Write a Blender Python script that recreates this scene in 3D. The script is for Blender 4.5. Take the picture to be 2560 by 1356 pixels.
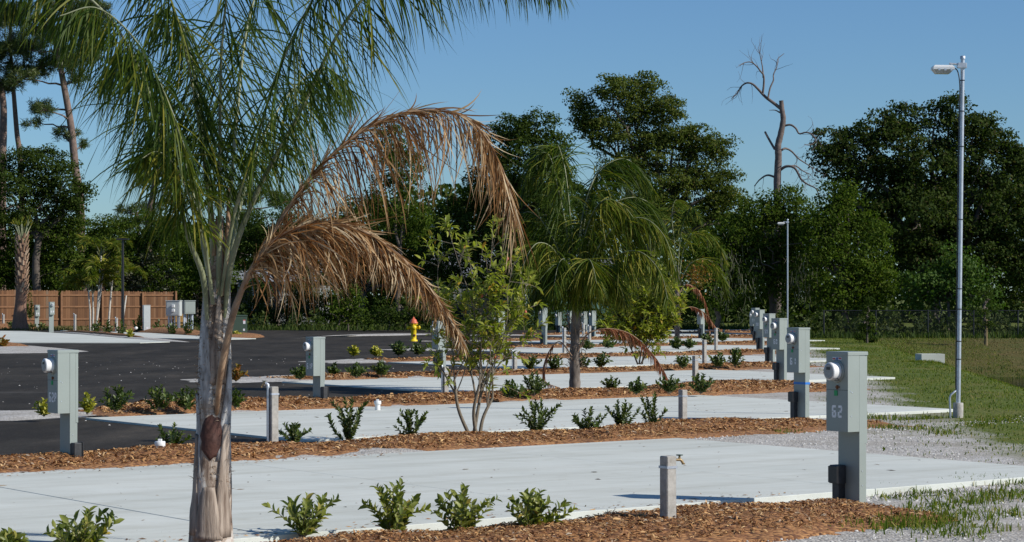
import bpy, math, random
import numpy as np
from mathutils import Vector, noise

# ------------------------------------------------------------------ camera, sky, sun, exposure
for o in list(bpy.data.objects): bpy.data.objects.remove(o)
SC = bpy.context.scene
COL = SC.collection
F, CX, YH, H = 5300.0, 1280.0, 742.0, 1.66      # focal length in photo pixels, centre column, horizon row, eye height
cam_d = bpy.data.cameras.new('camera')
cam_d.sensor_width = 36; cam_d.lens = F / 2560 * 36
cam_d.shift_y = 64 / 2560
cam_d.clip_start = .1; cam_d.clip_end = 3000
cam = bpy.data.objects.new('camera', cam_d); COL.objects.link(cam)
cam.location = (0, 0, H); cam.rotation_euler = (math.pi / 2, 0, 0)
SC.camera = cam
SUN_EL = math.radians(34); SUN_DIR = Vector((.94, -.34, 0)).normalized()
W = bpy.data.worlds.new('World'); SC.world = W; W.use_nodes = True
wn = W.node_tree; bg = wn.nodes['Background']
sky = wn.nodes.new('ShaderNodeTexSky'); sky.sky_type = 'NISHITA'; sky.sun_disc = False
sky.sun_elevation = SUN_EL
sky.sun_rotation = math.atan2(SUN_DIR.x, SUN_DIR.y)
sky.air_density = 1.0; sky.dust_density = 0.25; sky.ozone_density = 3.0; sky.altitude = 0
tint = wn.nodes.new('ShaderNodeMix'); tint.data_type = 'RGBA'; tint.blend_type = 'MULTIPLY'
tint.inputs[0].default_value = 1.0; tint.inputs[7].default_value = (.585, .80, 1.03, 1)
wn.links.new(sky.outputs[0], tint.inputs[6]); wn.links.new(tint.outputs[2], bg.inputs[0])
bg.inputs[1].default_value = 0.085
sl = bpy.data.lights.new('sun', 'SUN'); sl.energy = 4.4; sl.angle = math.radians(.53); sl.color = (1, .955, .89)
so = bpy.data.objects.new('sun', sl); COL.objects.link(so)
sv = Vector((SUN_DIR.x * math.cos(SUN_EL), SUN_DIR.y * math.cos(SUN_EL), math.sin(SUN_EL)))
so.rotation_euler = sv.to_track_quat('Z', 'Y').to_euler(); so.location = (40, -10, 40)
vs = SC.view_settings
vs.view_transform = 'Standard'; vs.look = 'None'; vs.gamma = 1; vs.exposure = 0.2; vs.use_curve_mapping = False

# ------------------------------------------------------------------ helpers
rng = np.random.default_rng(7)
def at(x, y, d): return Vector(((x - CX) / F * d, d, H - (y - YH) * d / F))
def gp(x, y, z=-.02):
    d = (H - z) * F / (y - YH); return Vector(((x - CX) / F * d, d, z))
U = Vector((.8, .6, 0)); V = Vector((-.6, .8, 0))
def ts(t, s, z=0): return Vector((.8 * t - .6 * s, .6 * t + .8 * s, z))
def depth_on(x, s): return s / (.8 - .6 * (x - CX) / F)     # depth at column x on the line s = const
PADROT = math.atan2(.6, .8)
def sstep(x, a, b):
    u = np.clip((x - a) / (b - a), 0, 1); return u * u * (3 - 2 * u)

def link(o, parent=None, loc=None):
    COL.objects.link(o)
    if parent is not None: o.parent = parent
    if loc is not None: o.location = loc
    return o
def tag(o, label=None, cat=None, group=None, kind=None):
    if label: o['label'] = label
    if cat: o['category'] = cat
    if group: o['group'] = group
    if kind: o['kind'] = kind
    return o
def empty(name, loc=(0, 0, 0), rz=0):
    o = bpy.data.objects.new(name, None); o.empty_display_size = .1
    COL.objects.link(o); o.location = loc; o.rotation_euler = (0, 0, rz); return o
def mesh_np(name, v, f, mat, parent=None, smooth=False, mats=None, mi=None):
    """v (n,3), f (m,k) of one polygon size"""
    v = np.asarray(v, dtype=np.float32).reshape(-1, 3); f = np.asarray(f, dtype=np.int32)
    m = bpy.data.meshes.new(name); n, k = f.shape
    m.vertices.add(len(v)); m.vertices.foreach_set('co', v.ravel())
    m.loops.add(n * k); m.loops.foreach_set('vertex_index', f.ravel())
    m.polygons.add(n)
    m.polygons.foreach_set('loop_start', np.arange(0, n * k, k, dtype=np.int32))
    m.polygons.foreach_set('loop_total', np.full(n, k, dtype=np.int32))
    if smooth: m.polygons.foreach_set('use_smooth', np.ones(n, dtype=bool))
    m.materials.append(mat)
    if mats:
        for x in mats: m.materials.append(x)
        m.polygons.foreach_set('material_index', np.asarray(mi, dtype=np.int32))
    m.update(calc_edges=True); m.validate()
    o = bpy.data.objects.new(name, m); return link(o, parent)

class MB:
    """collects polygons, builds ONE mesh"""
    def __init__(s): s.v = []; s.f = []; s.sm = []
    def poly(s, pts, faces, smooth=False):
        b = len(s.v); s.v += [tuple(p) for p in pts]
        for q in faces: s.f.append(tuple(b + i for i in q)); s.sm.append(smooth)
    def box(s, x0, x1, y0, y1, z0, z1, b=0.0):
        if b <= 0:
            p = [(x0,y0,z0),(x1,y0,z0),(x1,y1,z0),(x0,y1,z0),(x0,y0,z1),(x1,y0,z1),(x1,y1,z1),(x0,y1,z1)]
            s.poly(p, [(0,3,2,1),(4,5,6,7),(0,1,5,4),(1,2,6,5),(2,3,7,6),(3,0,4,7)])
        else:   # bevelled vertical and top edges
            def ring(i, z): return [(x0+i+b,y0+i,z),(x1-i-b,y0+i,z),(x1-i,y0+i+b,z),(x1-i,y1-i-b,z),(x1-i-b,y1-i,z),(x0+i+b,y1-i,z),(x0+i,y1-i-b,z),(x0+i,y0+i+b,z)]
            p = ring(0, z0) + ring(0, z1 - b) + ring(b * .8, z1)
            fc = [tuple(range(7, -1, -1)), tuple(range(16, 24))]
            for r in (0, 8):
                for i in range(8): j = (i + 1) % 8; fc.append((r+i, r+j, r+8+j, r+8+i))
            s.poly(p, fc)
    def tube(s, pts, rad, n=8, caps=True, smooth=True):
        pts = [Vector(p) for p in pts]; k = len(pts)
        if not hasattr(rad, '__len__'): rad = [rad] * k
        t0 = (pts[1] - pts[0]).normalized()
        a = t0.orthogonal().normalized(); P = []
        for i in range(k):
            t = (pts[min(i+1,k-1)] - pts[max(i-1,0)]).normalized()
            a = (a - t * a.dot(t))
            a = a.normalized() if a.length > 1e-6 else t.orthogonal().normalized()
            b = t.cross(a)
            for j in range(n):
                q = 2 * math.pi * j / n
                P.append(pts[i] + (a * math.cos(q) + b * math.sin(q)) * rad[i])
        fc = []
        for i in range(k - 1):
            for j in range(n):
                j2 = (j + 1) % n; fc.append((i*n+j, i*n+j2, (i+1)*n+j2, (i+1)*n+j))
        s.poly(P, fc, smooth)
        if caps:
            s.poly(P[:n], [tuple(range(n-1,-1,-1))]); s.poly(P[-n:], [tuple(range(n))])
    def lathe(s, prof, n=16, c=(0,0,0), axis='z', smooth=True):
        P = []
        for r, h in prof:
            for j in range(n):
                q = 2*math.pi*j/n; a, b = r*math.cos(q), r*math.sin(q)
                p = {'z':(a,b,h), 'x':(h,a,b), 'y':(b,h,a)}[axis]
                P.append((c[0]+p[0], c[1]+p[1], c[2]+p[2]))
        fc = []
        for i in range(len(prof)-1):
            for j in range(n):
                j2 = (j+1) % n; fc.append((i*n+j, i*n+j2, (i+1)*n+j2, (i+1)*n+j))
        s.poly(P, fc, smooth)
        s.poly(P[:n], [tuple(range(n-1,-1,-1))]); s.poly(P[-n:], [tuple(range(n))])
    def data(s, name, mat):
        m = bpy.data.meshes.new(name); m.from_pydata(s.v, [], s.f)
        m.polygons.foreach_set('use_smooth', s.sm); m.materials.append(mat); m.update(); return m
    def build(s, name, mat, parent=None, loc=None):
        o = bpy.data.objects.new(name, s.data(name, mat)); return link(o, parent, loc)

def copy_tree(o, parent=None):
    c = o.copy(); COL.objects.link(c); c.parent = parent
    for ch in list(o.children): copy_tree(ch, c)
    return c

def catmull(P, n):
    P = [Vector(p) for p in P]; P = [P[0]*2-P[1]] + P + [P[-1]*2-P[-2]]
    out = []; k = len(P) - 3
    for i in range(n + 1):
        u = i / n * k; j = min(int(u), k - 1); t = u - j
        a, b, c, d = P[j:j+4]
        out.append(.5*((2*b)+(c-a)*t+(2*a-5*b+4*c-d)*t*t+(3*b-a-3*c+d)*t**3))
    return out

# ------------------------------------------------------------------ materials
def newmat(name):
    m = bpy.data.materials.new(name); m.use_nodes = True
    return m, m.node_tree, m.node_tree.nodes['Principled BSDF']
def ramp(nt, stops):
    r = nt.nodes.new('ShaderNodeValToRGB'); e = r.color_ramp.elements
    while len(e) < len(stops): e.new(.5)
    for i, (p, c) in enumerate(stops): e[i].position = p; e[i].color = (*c, 1)
    return r
def tex(nt, scale, detail=4, rough=.55, coord='Object', dist=0, stretch=None):
    tc = nt.nodes.new('ShaderNodeTexCoord'); n = nt.nodes.new('ShaderNodeTexNoise')
    n.inputs['Scale'].default_value = scale; n.inputs['Detail'].default_value = detail
    n.inputs['Roughness'].default_value = rough; n.inputs['Distortion'].default_value = dist
    if coord == 'World':
        g = nt.nodes.new('ShaderNodeNewGeometry'); src = g.outputs['Position']
    else: src = tc.outputs[coord]
    if stretch:
        mp = nt.nodes.new('ShaderNodeMapping'); mp.inputs['Scale'].default_value = stretch
        nt.links.new(src, mp.inputs[0]); src = mp.outputs[0]
    nt.links.new(src, n.inputs['Vector']); return n
def bump(nt, src, bs, strength=.3, dist=.01):
    b = nt.nodes.new('ShaderNodeBump'); b.inputs['Strength'].default_value = strength
    b.inputs['Distance'].default_value = dist
    nt.links.new(src, b.inputs['Height']); nt.links.new(b.outputs[0], bs.inputs['Normal'])
def mixc(nt, fac, a, b, mode='MIX'):
    m = nt.nodes.new('ShaderNodeMix'); m.data_type = 'RGBA'; m.blend_type = mode
    for i, x in ((0, fac), (6, a), (7, b)):
        if isinstance(x, (int, float)): m.inputs[i].default_value = x
        elif isinstance(x, tuple): m.inputs[i].default_value = (*x, 1)
        else: nt.links.new(x, m.inputs[i])
    return m.outputs[2]
def plain(name, c, rough=.6, metal=0, var=.15, scale=8, bmp=0, bscale=60, coat=0, c2=None, coord='Object', spec=.5, stretch=None):
    m, nt, b = newmat(name)
    n = tex(nt, scale, 5, .6, coord, stretch=stretch)
    lo = tuple(x*(1-var) for x in c); hi = c2 or tuple(min(1, x*(1+var)) for x in c)
    r = ramp(nt, [(.3, lo), (.7, hi)]); nt.links.new(n.outputs[0], r.inputs[0])
    nt.links.new(r.outputs[0], b.inputs['Base Color'])
    b.inputs['Roughness'].default_value = rough; b.inputs['Metallic'].default_value = metal
    b.inputs['Specular IOR Level'].default_value = spec
    if bmp: bump(nt, tex(nt, bscale, 3, .6, coord, stretch=stretch).outputs[0], b, bmp, .01)
    return m
def leafmat(name, stops, rough=.45, trans=.3, spec=.4, tcol=None):
    """each leaf (mesh island) gets its own tone"""
    m, nt, b = newmat(name)
    g = nt.nodes.new('ShaderNodeNewGeometry')
    r = ramp(nt, stops); nt.links.new(g.outputs['Random Per Island'], r.inputs[0])
    nt.links.new(r.outputs[0], b.inputs['Base Color'])
    b.inputs['Roughness'].default_value = rough; b.inputs['Specular IOR Level'].default_value = spec
    t = nt.nodes.new('ShaderNodeBsdfTranslucent'); mx = nt.nodes.new('ShaderNodeMixShader')
    if trans > 0:
        nt.links.new(mixc(nt, 1.0, r.outputs[0], tcol or (1.1, 1.25, .5), 'MULTIPLY'), t.inputs[0])
        mx.inputs[0].default_value = trans
        nt.links.new(b.outputs[0], mx.inputs[1]); nt.links.new(t.outputs[0], mx.inputs[2])
        nt.links.new(mx.outputs[0], nt.nodes['Material Output'].inputs[0])
    return m

M = {}
M['pad'] = None
def concrete_mat():
    m, nt, b = newmat('concrete_slab')
    a = tex(nt, .55, 6, .62, 'World'); r = ramp(nt, [(.3, (.525, .548, .50)), (.7, (.625, .645, .592))])
    nt.links.new(a.outputs[0], r.inputs[0])
    st = tex(nt, 2.2, 4, .6, 'World', stretch=(.5, 2.2, 1)); r2 = ramp(nt, [(.42, (.86, .85, .82)), (.62, (1, 1, 1))])
    nt.links.new(st.outputs[0], r2.inputs[0])
    c = mixc(nt, .35, r.outputs[0], r2.outputs[0], 'MULTIPLY')
    ty = tex(nt, .9, 5, .7, 'Object', stretch=(.10, 1.6, 1)); rt = ramp(nt, [(.48, (1, 1, 1)), (.64, (.74, .72, .68))]); nt.links.new(ty.outputs[0], rt.inputs[0])
    c = mixc(nt, .55, c, rt.outputs[0], 'MULTIPLY')
    bl = tex(nt, 3.5, 6, .7, 'World'); rb = ramp(nt, [(.58, (1, 1, 1)), (.74, (.76, .72, .66))]); nt.links.new(bl.outputs[0], rb.inputs[0])
    c = mixc(nt, .45, c, rb.outputs[0], 'MULTIPLY')
    sp = tex(nt, 38, 2, .5, 'World'); r3 = ramp(nt, [(.245, (.35, .30, .24)), (.28, (1, 1, 1))])
    nt.links.new(sp.outputs[0], r3.inputs[0])
    c = mixc(nt, .6, c, r3.outputs[0], 'MULTIPLY')
    nt.links.new(c, b.inputs['Base Color']); b.inputs['Roughness'].default_value = .85
    b.inputs['Specular IOR Level'].default_value = .25
    bump(nt, tex(nt, 120, 3, .6, 'World', stretch=(1, .35, 1)).outputs[0], b, .15, .004)
    return m
M['pad'] = concrete_mat()
def asphalt_mat():
    m, nt, b = newmat('asphalt')
    a = tex(nt, .35, 6, .65, 'World', stretch=(1, .4, 1)); r = ramp(nt, [(.3, (.0285, .0255, .0205)), (.72, (.053, .0465, .0375))])
    nt.links.new(a.outputs[0], r.inputs[0])
    s = tex(nt, 55, 2, .5, 'World'); r2 = ramp(nt, [(.35, (.6, .6, .6)), (.66, (1.15, 1.15, 1.15)), (.74, (2.4, 2.3, 2.2))])
    nt.links.new(s.outputs[0], r2.inputs[0])
    c = mixc(nt, .8, r.outputs[0], r2.outputs[0], 'MULTIPLY')
    d = tex(nt, .12, 5, .7, 'World', stretch=(.3, 1.5, 1)); r3 = ramp(nt, [(.62, (0, 0, 0)), (.8, (.45, .45, .45))])
    nt.links.new(d.outputs[0], r3.inputs[0])
    c = mixc(nt, r3.outputs[0], c, (.17, .165, .155))
    e = tex(nt, .9, 7, .75, 'World', stretch=(1, .35, 1)); r4 = ramp(nt, [(.40, (.66, .66, .66)), (.56, (1.2, 1.2, 1.2)), (.72, (2.3, 2.2, 2.1))]); nt.links.new(e.outputs[0], r4.inputs[0])
    c = mixc(nt, .75, c, r4.outputs[0], 'MULTIPLY')
    nt.links.new(c, b.inputs['Base Color']); b.inputs['Roughness'].default_value = .9
    b.inputs['Specular IOR Level'].default_value = .12
    bump(nt, s.outputs[0], b, .4, .006); return m
M['asphalt'] = asphalt_mat()
def gravel_nodes(nt):
    v = nt.nodes.new('ShaderNodeTexVoronoi'); v.inputs['Scale'].default_value = 42
    g = nt.nodes.new('ShaderNodeNewGeometry'); nt.links.new(g.outputs['Position'], v.inputs['Vector'])
    r = ramp(nt, [(0, (.30, .285, .255)), (.45, (.42, .40, .365)), (1, (.62, .60, .56))])
    sep = nt.nodes.new('ShaderNodeSeparateColor'); nt.links.new(v.outputs['Color'], sep.inputs[0])
    nt.links.new(sep.outputs[0], r.inputs[0])
    n = tex(nt, 1.3, 6, .65, 'World'); r2 = ramp(nt, [(.35, (.70, .66, .60)), (.6, (1, 1, 1))])
    nt.links.new(n.outputs[0], r2.inputs[0])
    return mixc(nt, .8, r.outputs[0], r2.outputs[0], 'MULTIPLY'), v.outputs['Distance']
def gravel_mat():
    m, nt, b = newmat('gravel'); c, h = gravel_nodes(nt)
    nt.links.new(c, b.inputs['Base Color']); b.inputs['Roughness'].default_value = .9
    bump(nt, h, b, .8, -.012); return m
M['gravel'] = gravel_mat()
def ground_mat():
    m, nt, b = newmat('ground'); c, h = gravel_nodes(nt)
    at_ = nt.nodes.new('ShaderNodeAttribute'); at_.attribute_name = 'grassy'
    n1 = tex(nt, .9, 6, .7, 'World', stretch=(1, .45, 1)); n2 = tex(nt, 7, 4, .6, 'World')
    add = nt.nodes.new('ShaderNodeMath'); add.operation = 'ADD'
    nt.links.new(at_.outputs['Fac'], add.inputs[0]); nt.links.new(n1.outputs[0], add.inputs[1])
    add2 = nt.nodes.new('ShaderNodeMath'); add2.operation = 'MULTIPLY_ADD'; add2.inputs[1].default_value = .35
    nt.links.new(n2.outputs[0], add2.inputs[0]); nt.links.new(add.outputs[0], add2.inputs[2])
    msk = ramp(nt, [(.62, (0, 0, 0)), (.80, (1, 1, 1))])
    half = nt.nodes.new('ShaderNodeMath'); half.operation = 'MULTIPLY'; half.inputs[1].default_value = .6
    nt.links.new(add2.outputs[0], half.inputs[0]); nt.links.new(half.outputs[0], msk.inputs[0])
    gr = ramp(nt, [(.28, (.075, .108, .020)), (.5, (.112, .140, .028)), (.66, (.165, .150, .045)), (.8, (.21, .16, .07))])
    n3 = tex(nt, .5, 7, .7, 'World', stretch=(1, .5, 1)); nt.links.new(n3.outputs[0], gr.inputs[0])
    dry = nt.nodes.new('ShaderNodeAttribute'); dry.attribute_name = 'dry'
    n4 = tex(nt, .8, 6, .7, 'World'); dr = ramp(nt, [(.3, (.060, .078, .018)), (.5, (.105, .088, .026)), (.72, (.14, .090, .038))])
    nt.links.new(n4.outputs[0], dr.inputs[0])
    g2 = mixc(nt, dry.outputs['Fac'], gr.outputs[0], dr.outputs[0])
    fine = tex(nt, 25, 3, .6, 'World', stretch=(1, .3, 1)); fr = ramp(nt, [(.3, (.55, .55, .5)), (.7, (1.25, 1.25, 1.2))])
    nt.links.new(fine.outputs[0], fr.inputs[0]); g2 = mixc(nt, .9, g2, fr.outputs[0], 'MULTIPLY')
    nt.links.new(mixc(nt, msk.outputs[0], c, g2), b.inputs['Base Color'])
    b.inputs['Roughness'].default_value = .95; b.inputs['Specular IOR Level'].default_value = .15
    bump(nt, h, b, .7, -.012); return m
M['ground'] = ground_mat()
MUL = [(0, (.08, .032, .014)), (.25, (.22, .098, .036)), (.65, (.40, .212, .082)), (.9, (.58, .37, .17)), (1, (.38, .32, .25))]
M['chip'] = leafmat('mulch_chip', MUL, .8, 0, .2)
def mulch_mat():
    m, nt, b = newmat('mulch')
    v = nt.nodes.new('ShaderNodeTexVoronoi'); v.inputs['Scale'].default_value = 55
    g = nt.nodes.new('ShaderNodeNewGeometry'); mp = nt.nodes.new('ShaderNodeMapping'); mp.inputs['Scale'].default_value = (.5, 1, 1)
    nt.links.new(g.outputs['Position'], mp.inputs[0]); nt.links.new(mp.outputs[0], v.inputs['Vector'])
    sep = nt.nodes.new('ShaderNodeSeparateColor'); nt.links.new(v.outputs['Color'], sep.inputs[0])
    r = ramp(nt, [(0, (.09, .034, .014)), (.4, (.23, .098, .034)), (1, (.42, .215, .08))]); nt.links.new(sep.outputs[1], r.inputs[0])
    nt.links.new(r.outputs[0], b.inputs['Base Color']); b.inputs['Roughness'].default_value = .9
    bump(nt, v.outputs['Distance'], b, .9, -.015); return m
M['mulch'] = mulch_mat()
M['pebble'] = leafmat('pebble', [(0, (.28, .26, .23)), (.5, (.48, .46, .42)), (1, (.7, .68, .63))], .85, 0)
M['paint'] = plain('grey_green_enamel', (.262, .298, .272), .42, 0, .05, 3, .04, 40)
M['paint2'] = plain('pale_grey_enamel', (.47, .50, .48), .45, 0, .05, 3)
M['seam'] = plain('dark_seam', (.03, .035, .035), .7)
M['black'] = plain('black_plastic', (.018, .018, .02), .4)
M['blackbox'] = plain('weathered_black_plastic', (.03, .031, .033), .5, 0, .4, 20)
M['white'] = plain('white_plastic', (.76, .76, .74), .35, 0, .04)
M['dial'] = plain('grey_dial', (.30, .31, .31), .25, 0, .2, 60)
M['dialdark'] = plain('dark_dial_window', (.05, .055, .055), .2)
M['num'] = plain('stencil_paint', (.80, .82, .82), .6, 0, .1, 30)
M['stkw'] = plain('sticker_white', (.6, .6, .62), .5); M['stkr'] = plain('sticker_red', (.45, .08, .07), .5)
M['stkb'] = plain('sticker_blue', (.05, .1, .3), .5)
M['green'] = plain('green_tag', (.01, .30, .09), .5); M['bluetape'] = plain('blue_tape', (.02, .17, .55), .5)
M['post'] = plain('cast_concrete', (.33, .31, .27), .9, 0, .22, 14, .3, 90, c2=(.44, .42, .38))
M['galv'] = plain('galvanised_steel', (.48, .52, .56), .42, .55, .15, 22)
M['strap'] = plain('steel_strap', (.42, .45, .5), .45, .5, .2, 30)
M['brass'] = plain('brass_tap', (.30, .21, .10), .5, .4, .3, 30)
M['pvc'] = plain('white_pvc', (.72, .72, .70), .4, 0, .05)
M['hyd'] = plain('hydrant_yellow', (.72, .52, .01), .45, 0, .1, 6)
M['hydr'] = plain('hydrant_red', (.62, .13, .06), .5, 0, .15, 6)
M['rust'] = plain('rust', (.16, .06, .02), .8)
M['tgreen'] = plain('transformer_green', (.035, .062, .04), .5, 0, .1, 4)
M['lamphead'] = plain('lamp_housing', (.66, .67, .66), .45, 0, .05)
M['lens'] = plain('lamp_lens', (.42, .42, .40), .3)
M['lampblack'] = plain('black_metal', (.012, .012, .014), .4)
M['cedar'] = leafmat('cedar_picket', [(0, (.20, .085, .03)), (.4, (.29, .13, .048)), (.8, (.36, .17, .065)), (1, (.30, .19, .11))], .85, 0)
def picket_mat():
    m, nt, b = newmat('cedar_picket')
    oi = nt.nodes.new('ShaderNodeObjectInfo')
    r = ramp(nt, [(0, (.10, .044, .018)), (.4, (.155, .070, .027)), (.75, (.205, .098, .042)), (1, (.18, .115, .068))])
    nt.links.new(oi.outputs['Random'], r.inputs[0])
    n = tex(nt, 9, 4, .6, 'Object', stretch=(1, 1, .15)); r2 = ramp(nt, [(.3, (.7, .7, .7)), (.7, (1.15, 1.15, 1.15))])
    nt.links.new(n.outputs[0], r2.inputs[0])
    nt.links.new(mixc(nt, .8, r.outputs[0], r2.outputs[0], 'MULTIPLY'), b.inputs['Base Color']); b.inputs['Roughness'].default_value = .85
    return m
M['picket'] = picket_mat()
M['rail'] = plain('cedar_rail', (.22, .108, .05), .85, 0, .2, 5)
M['rawpine'] = plain('new_lumber', (.50, .29, .09), .8, 0, .12, 5)
M['bark'] = plain('oak_bark', (.095, .078, .062), .95, 0, .35, 6, .6, 20)
M['pinebark'] = plain('pine_bark', (.15, .105, .082), .95, 0, .45, 7, .9, 9, c2=(.25, .175, .14), stretch=(1, 1, .5))
M['snag'] = plain('dead_wood', (.135, .105, .092), .9, 0, .35, 5, .5, 14)
M['stem'] = plain('shrub_stem', (.17, .14, .10), .9, 0, .3, 30)
M['paltrunk'] = plain('pale_palm_trunk', (.45, .42, .36), .85, 0, .2, 10)
M['fiber'] = leafmat('palm_fiber', [(0, (.11, .065, .035)), (.5, (.24, .16, .10)), (1, (.42, .32, .22))], .9, 0)
def palm_trunk_mat():
    m, nt, b = newmat('palm_sheath')
    a = tex(nt, 9, 7, .68, 'Object', dist=.8, stretch=(1.2, 1.2, .5))
    r = ramp(nt, [(.30, (.06, .042, .032)), (.42, (.18, .125, .09)), (.50, (.34, .275, .215)), (.60, (.56, .53, .48)), (.72, (.27, .19, .14))])
    nt.links.new(a.outputs[0], r.inputs[0])
    s = tex(nt, 22, 5, .6, 'Object', stretch=(1, 1, .06)); r2 = ramp(nt, [(.3, (.62, .59, .56)), (.6, (1.08, 1.06, 1.04))])
    nt.links.new(s.outputs[0], r2.inputs[0])
    c = mixc(nt, .8, r.outputs[0], r2.outputs[0], 'MULTIPLY')
    k = tex(nt, 30, 4, .7, 'Object'); r3 = ramp(nt, [(.30, (.2, .18, .16)), (.40, (1, 1, 1))]); nt.links.new(k.outputs[0], r3.inputs[0])
    c = mixc(nt, .7, c, r3.outputs[0], 'MULTIPLY')
    nt.links.new(c, b.inputs['Base Color']); b.inputs['Roughness'].default_value = .8
    bump(nt, s.outputs[0], b, .5, .01); return m
M['palmtrunk'] = palm_trunk_mat()
M['scar'] = plain('bark_scar', (.07, .028, .019), .8, 0, .35, 14, .4, 30)
M['petiole'] = plain('palm_petiole', (.13, .165, .06), .6, 0, .3, 6, c2=(.30, .31, .19), stretch=(1, 1, .5))
M['petdead'] = plain('dead_petiole', (.27, .155, .085), .8, 0, .3, 9, .3, 30, c2=(.42, .28, .17))
M['palmleaf'] = leafmat('palm_leaflet', [(0, (.020, .042, .005)), (.5, (.042, .076, .008)), (.85, (.088, .122, .012)), (1, (.23, .21, .03))], .5, .36, .15)
M['palmleaf2'] = leafmat('palm_leaflet_yellowing', [(0, (.046, .080, .008)), (.5, (.100, .138, .013)), (1, (.25, .22, .035))], .5, .38, .15)
M['deadleaf'] = leafmat('dead_leaflet', [(0, (.12, .056, .022)), (.3, (.26, .138, .054)), (.6, (.40, .265, .135)), (1, (.62, .52, .34))], .8, .28, .15, (1.2, .78, .4))
M['deadleaf2'] = leafmat('dead_leaflet_red', [(0, (.13, .045, .02)), (.4, (.24, .085, .035)), (.8, (.33, .15, .07)), (1, (.44, .26, .14))], .7, .18, .3, (1.2, .7, .4))
M['oakleaf'] = leafmat('oak_leaf', [(0, (.042, .064, .012)), (.5, (.082, .110, .020)), (.9, (.130, .156, .032)), (1, (.16, .14, .045))], .7, .42, .08)
M['darkleaf'] = leafmat('dark_oak_leaf', [(0, (.025, .046, .009)), (.5, (.048, .076, .015)), (1, (.080, .110, .022))], .75, .4, .05)
M['magleaf'] = leafmat('magnolia_leaf', [(0, (.022, .040, .009)), (.5, (.042, .066, .014)), (.88, (.066, .094, .019)), (1, (.09, .072, .028))], .7, .36, .08)
M['midleaf'] = leafmat('thicket_leaf', [(0, (.034, .062, .009)), (.5, (.064, .104, .013)), (.9, (.102, .146, .020)), (1, (.14, .15, .03))], .75, .42, .06)
M['brightleaf'] = leafmat('bright_leaf', [(0, (.040, .085, .012)), (.5, (.065, .125, .018)), (1, (.11, .165, .03))], .65, .35, .2)
M['grayleaf'] = leafmat('scrub_leaf', [(0, (.045, .055, .025)), (.5, (.075, .085, .04)), (1, (.12, .115, .06))], .6, .25)
M['pineleaf'] = leafmat('pine_needle', [(0, (.030, .052, .012)), (.5, (.060, .090, .018)), (1, (.12, .145, .03))], .5, .25)
M['privet'] = leafmat('privet_leaf', [(0, (.028, .050, .011)), (.5, (.060, .094, .018)), (.9, (.112, .150, .032)), (1, (.19, .20, .05))], .42, .28, .35)
M['viburnum'] = leafmat('viburnum_leaf', [(0, (.10, .135, .022)), (.5, (.20, .225, .044)), (.9, (.31, .325, .085)), (1, (.38, .28, .06))], .42, .34, .35)
M['bay'] = leafmat('bay_leaf', [(0, (.14, .175, .022)), (.5, (.26, .29, .036)), (.85, (.37, .39, .07)), (.96, (.44, .37, .06)), (1, (.45, .22, .03))], .45, .45, .4)
M['croton'] = leafmat('yellow_leaf', [(0, (.16, .19, .02)), (.5, (.34, .33, .035)), (1, (.55, .48, .08))], .45, .3)
M['redleaf'] = leafmat('reddish_leaf', [(0, (.12, .11, .02)), (.5, (.25, .15, .025)), (1, (.42, .14, .03))], .5, .3)
M['fruit'] = plain('red_seed_cone', (.42, .10, .05), .5)
M['moss'] = leafmat('hanging_moss', [(0, (.09, .095, .06)), (1, (.19, .185, .12))], .9, .2)
M['blade'] = leafmat('grass_blade', [(0, (.055, .095, .010)), (.5, (.105, .155, .016)), (.8, (.18, .20, .03)), (1, (.32, .26, .09))], .7, .4, .1)
M['drygrass'] = leafmat('dry_grass_blade', [(0, (.07, .09, .018)), (.5, (.12, .105, .03)), (1, (.19, .13, .05))], .7, .3)
M['boot'] = leafmat('palm_boot', [(0, (.20, .12, .07)), (.5, (.32, .215, .14)), (1, (.44, .33, .23))], .9, 0)
M['sabaltrunk'] = plain('sabal_trunk', (.20, .115, .078), .95, 0, .35, 18, .7, 30)
M['siding'] = plain('white_siding', (.20, .215, .21), .7, 0, .06)
M['teal'] = plain('green_metal_siding', (.13, .235, .20), .6, 0, .1, 3)
M['tealtrim'] = plain('teal_trim', (.02, .15, .2), .5)
M['roof'] = plain('grey_roof', (.22, .235, .25), .7, 0, .12)
M['glass'] = plain('window_glass', (.02, .025, .03), .08)
M['stake'] = plain('wood_stake', (.42, .30, .15), .8)
M['flower'] = plain('white_flower', (.75, .74, .70), .6)
def water_mat():
    m, nt, b = newmat('pond_water'); b.inputs['Base Color'].default_value = (.02, .022, .012, 1)
    b.inputs['Roughness'].default_value = .06; bump(nt, tex(nt, 3, 3, .5, 'World', stretch=(1, 3, 1)).outputs[0], b, .05, .02); return m
M['water'] = water_mat()
M['weed'] = leafmat('weed_blade', [(0, (.022, .042, .008)), (.6, (.045, .075, .014)), (1, (.09, .11, .025))], .7, .3, .15)
M['scrap'] = leafmat('leaf_scrap', [(0, (.05, .03, .018)), (.5, (.16, .10, .06)), (1, (.36, .29, .2))], .8, 0)
M['underleaf'] = leafmat('undergrowth_leaf', [(0, (.018, .034, .008)), (.6, (.040, .062, .013)), (1, (.085, .10, .025))], .65, .3, .15)
M['palmtrunk2'] = plain('weathered_palm_sheath', (.09, .068, .052), .9, 0, .5, 10, .5, 30, c2=(.25, .21, .175), stretch=(1, 1, .4))
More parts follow.
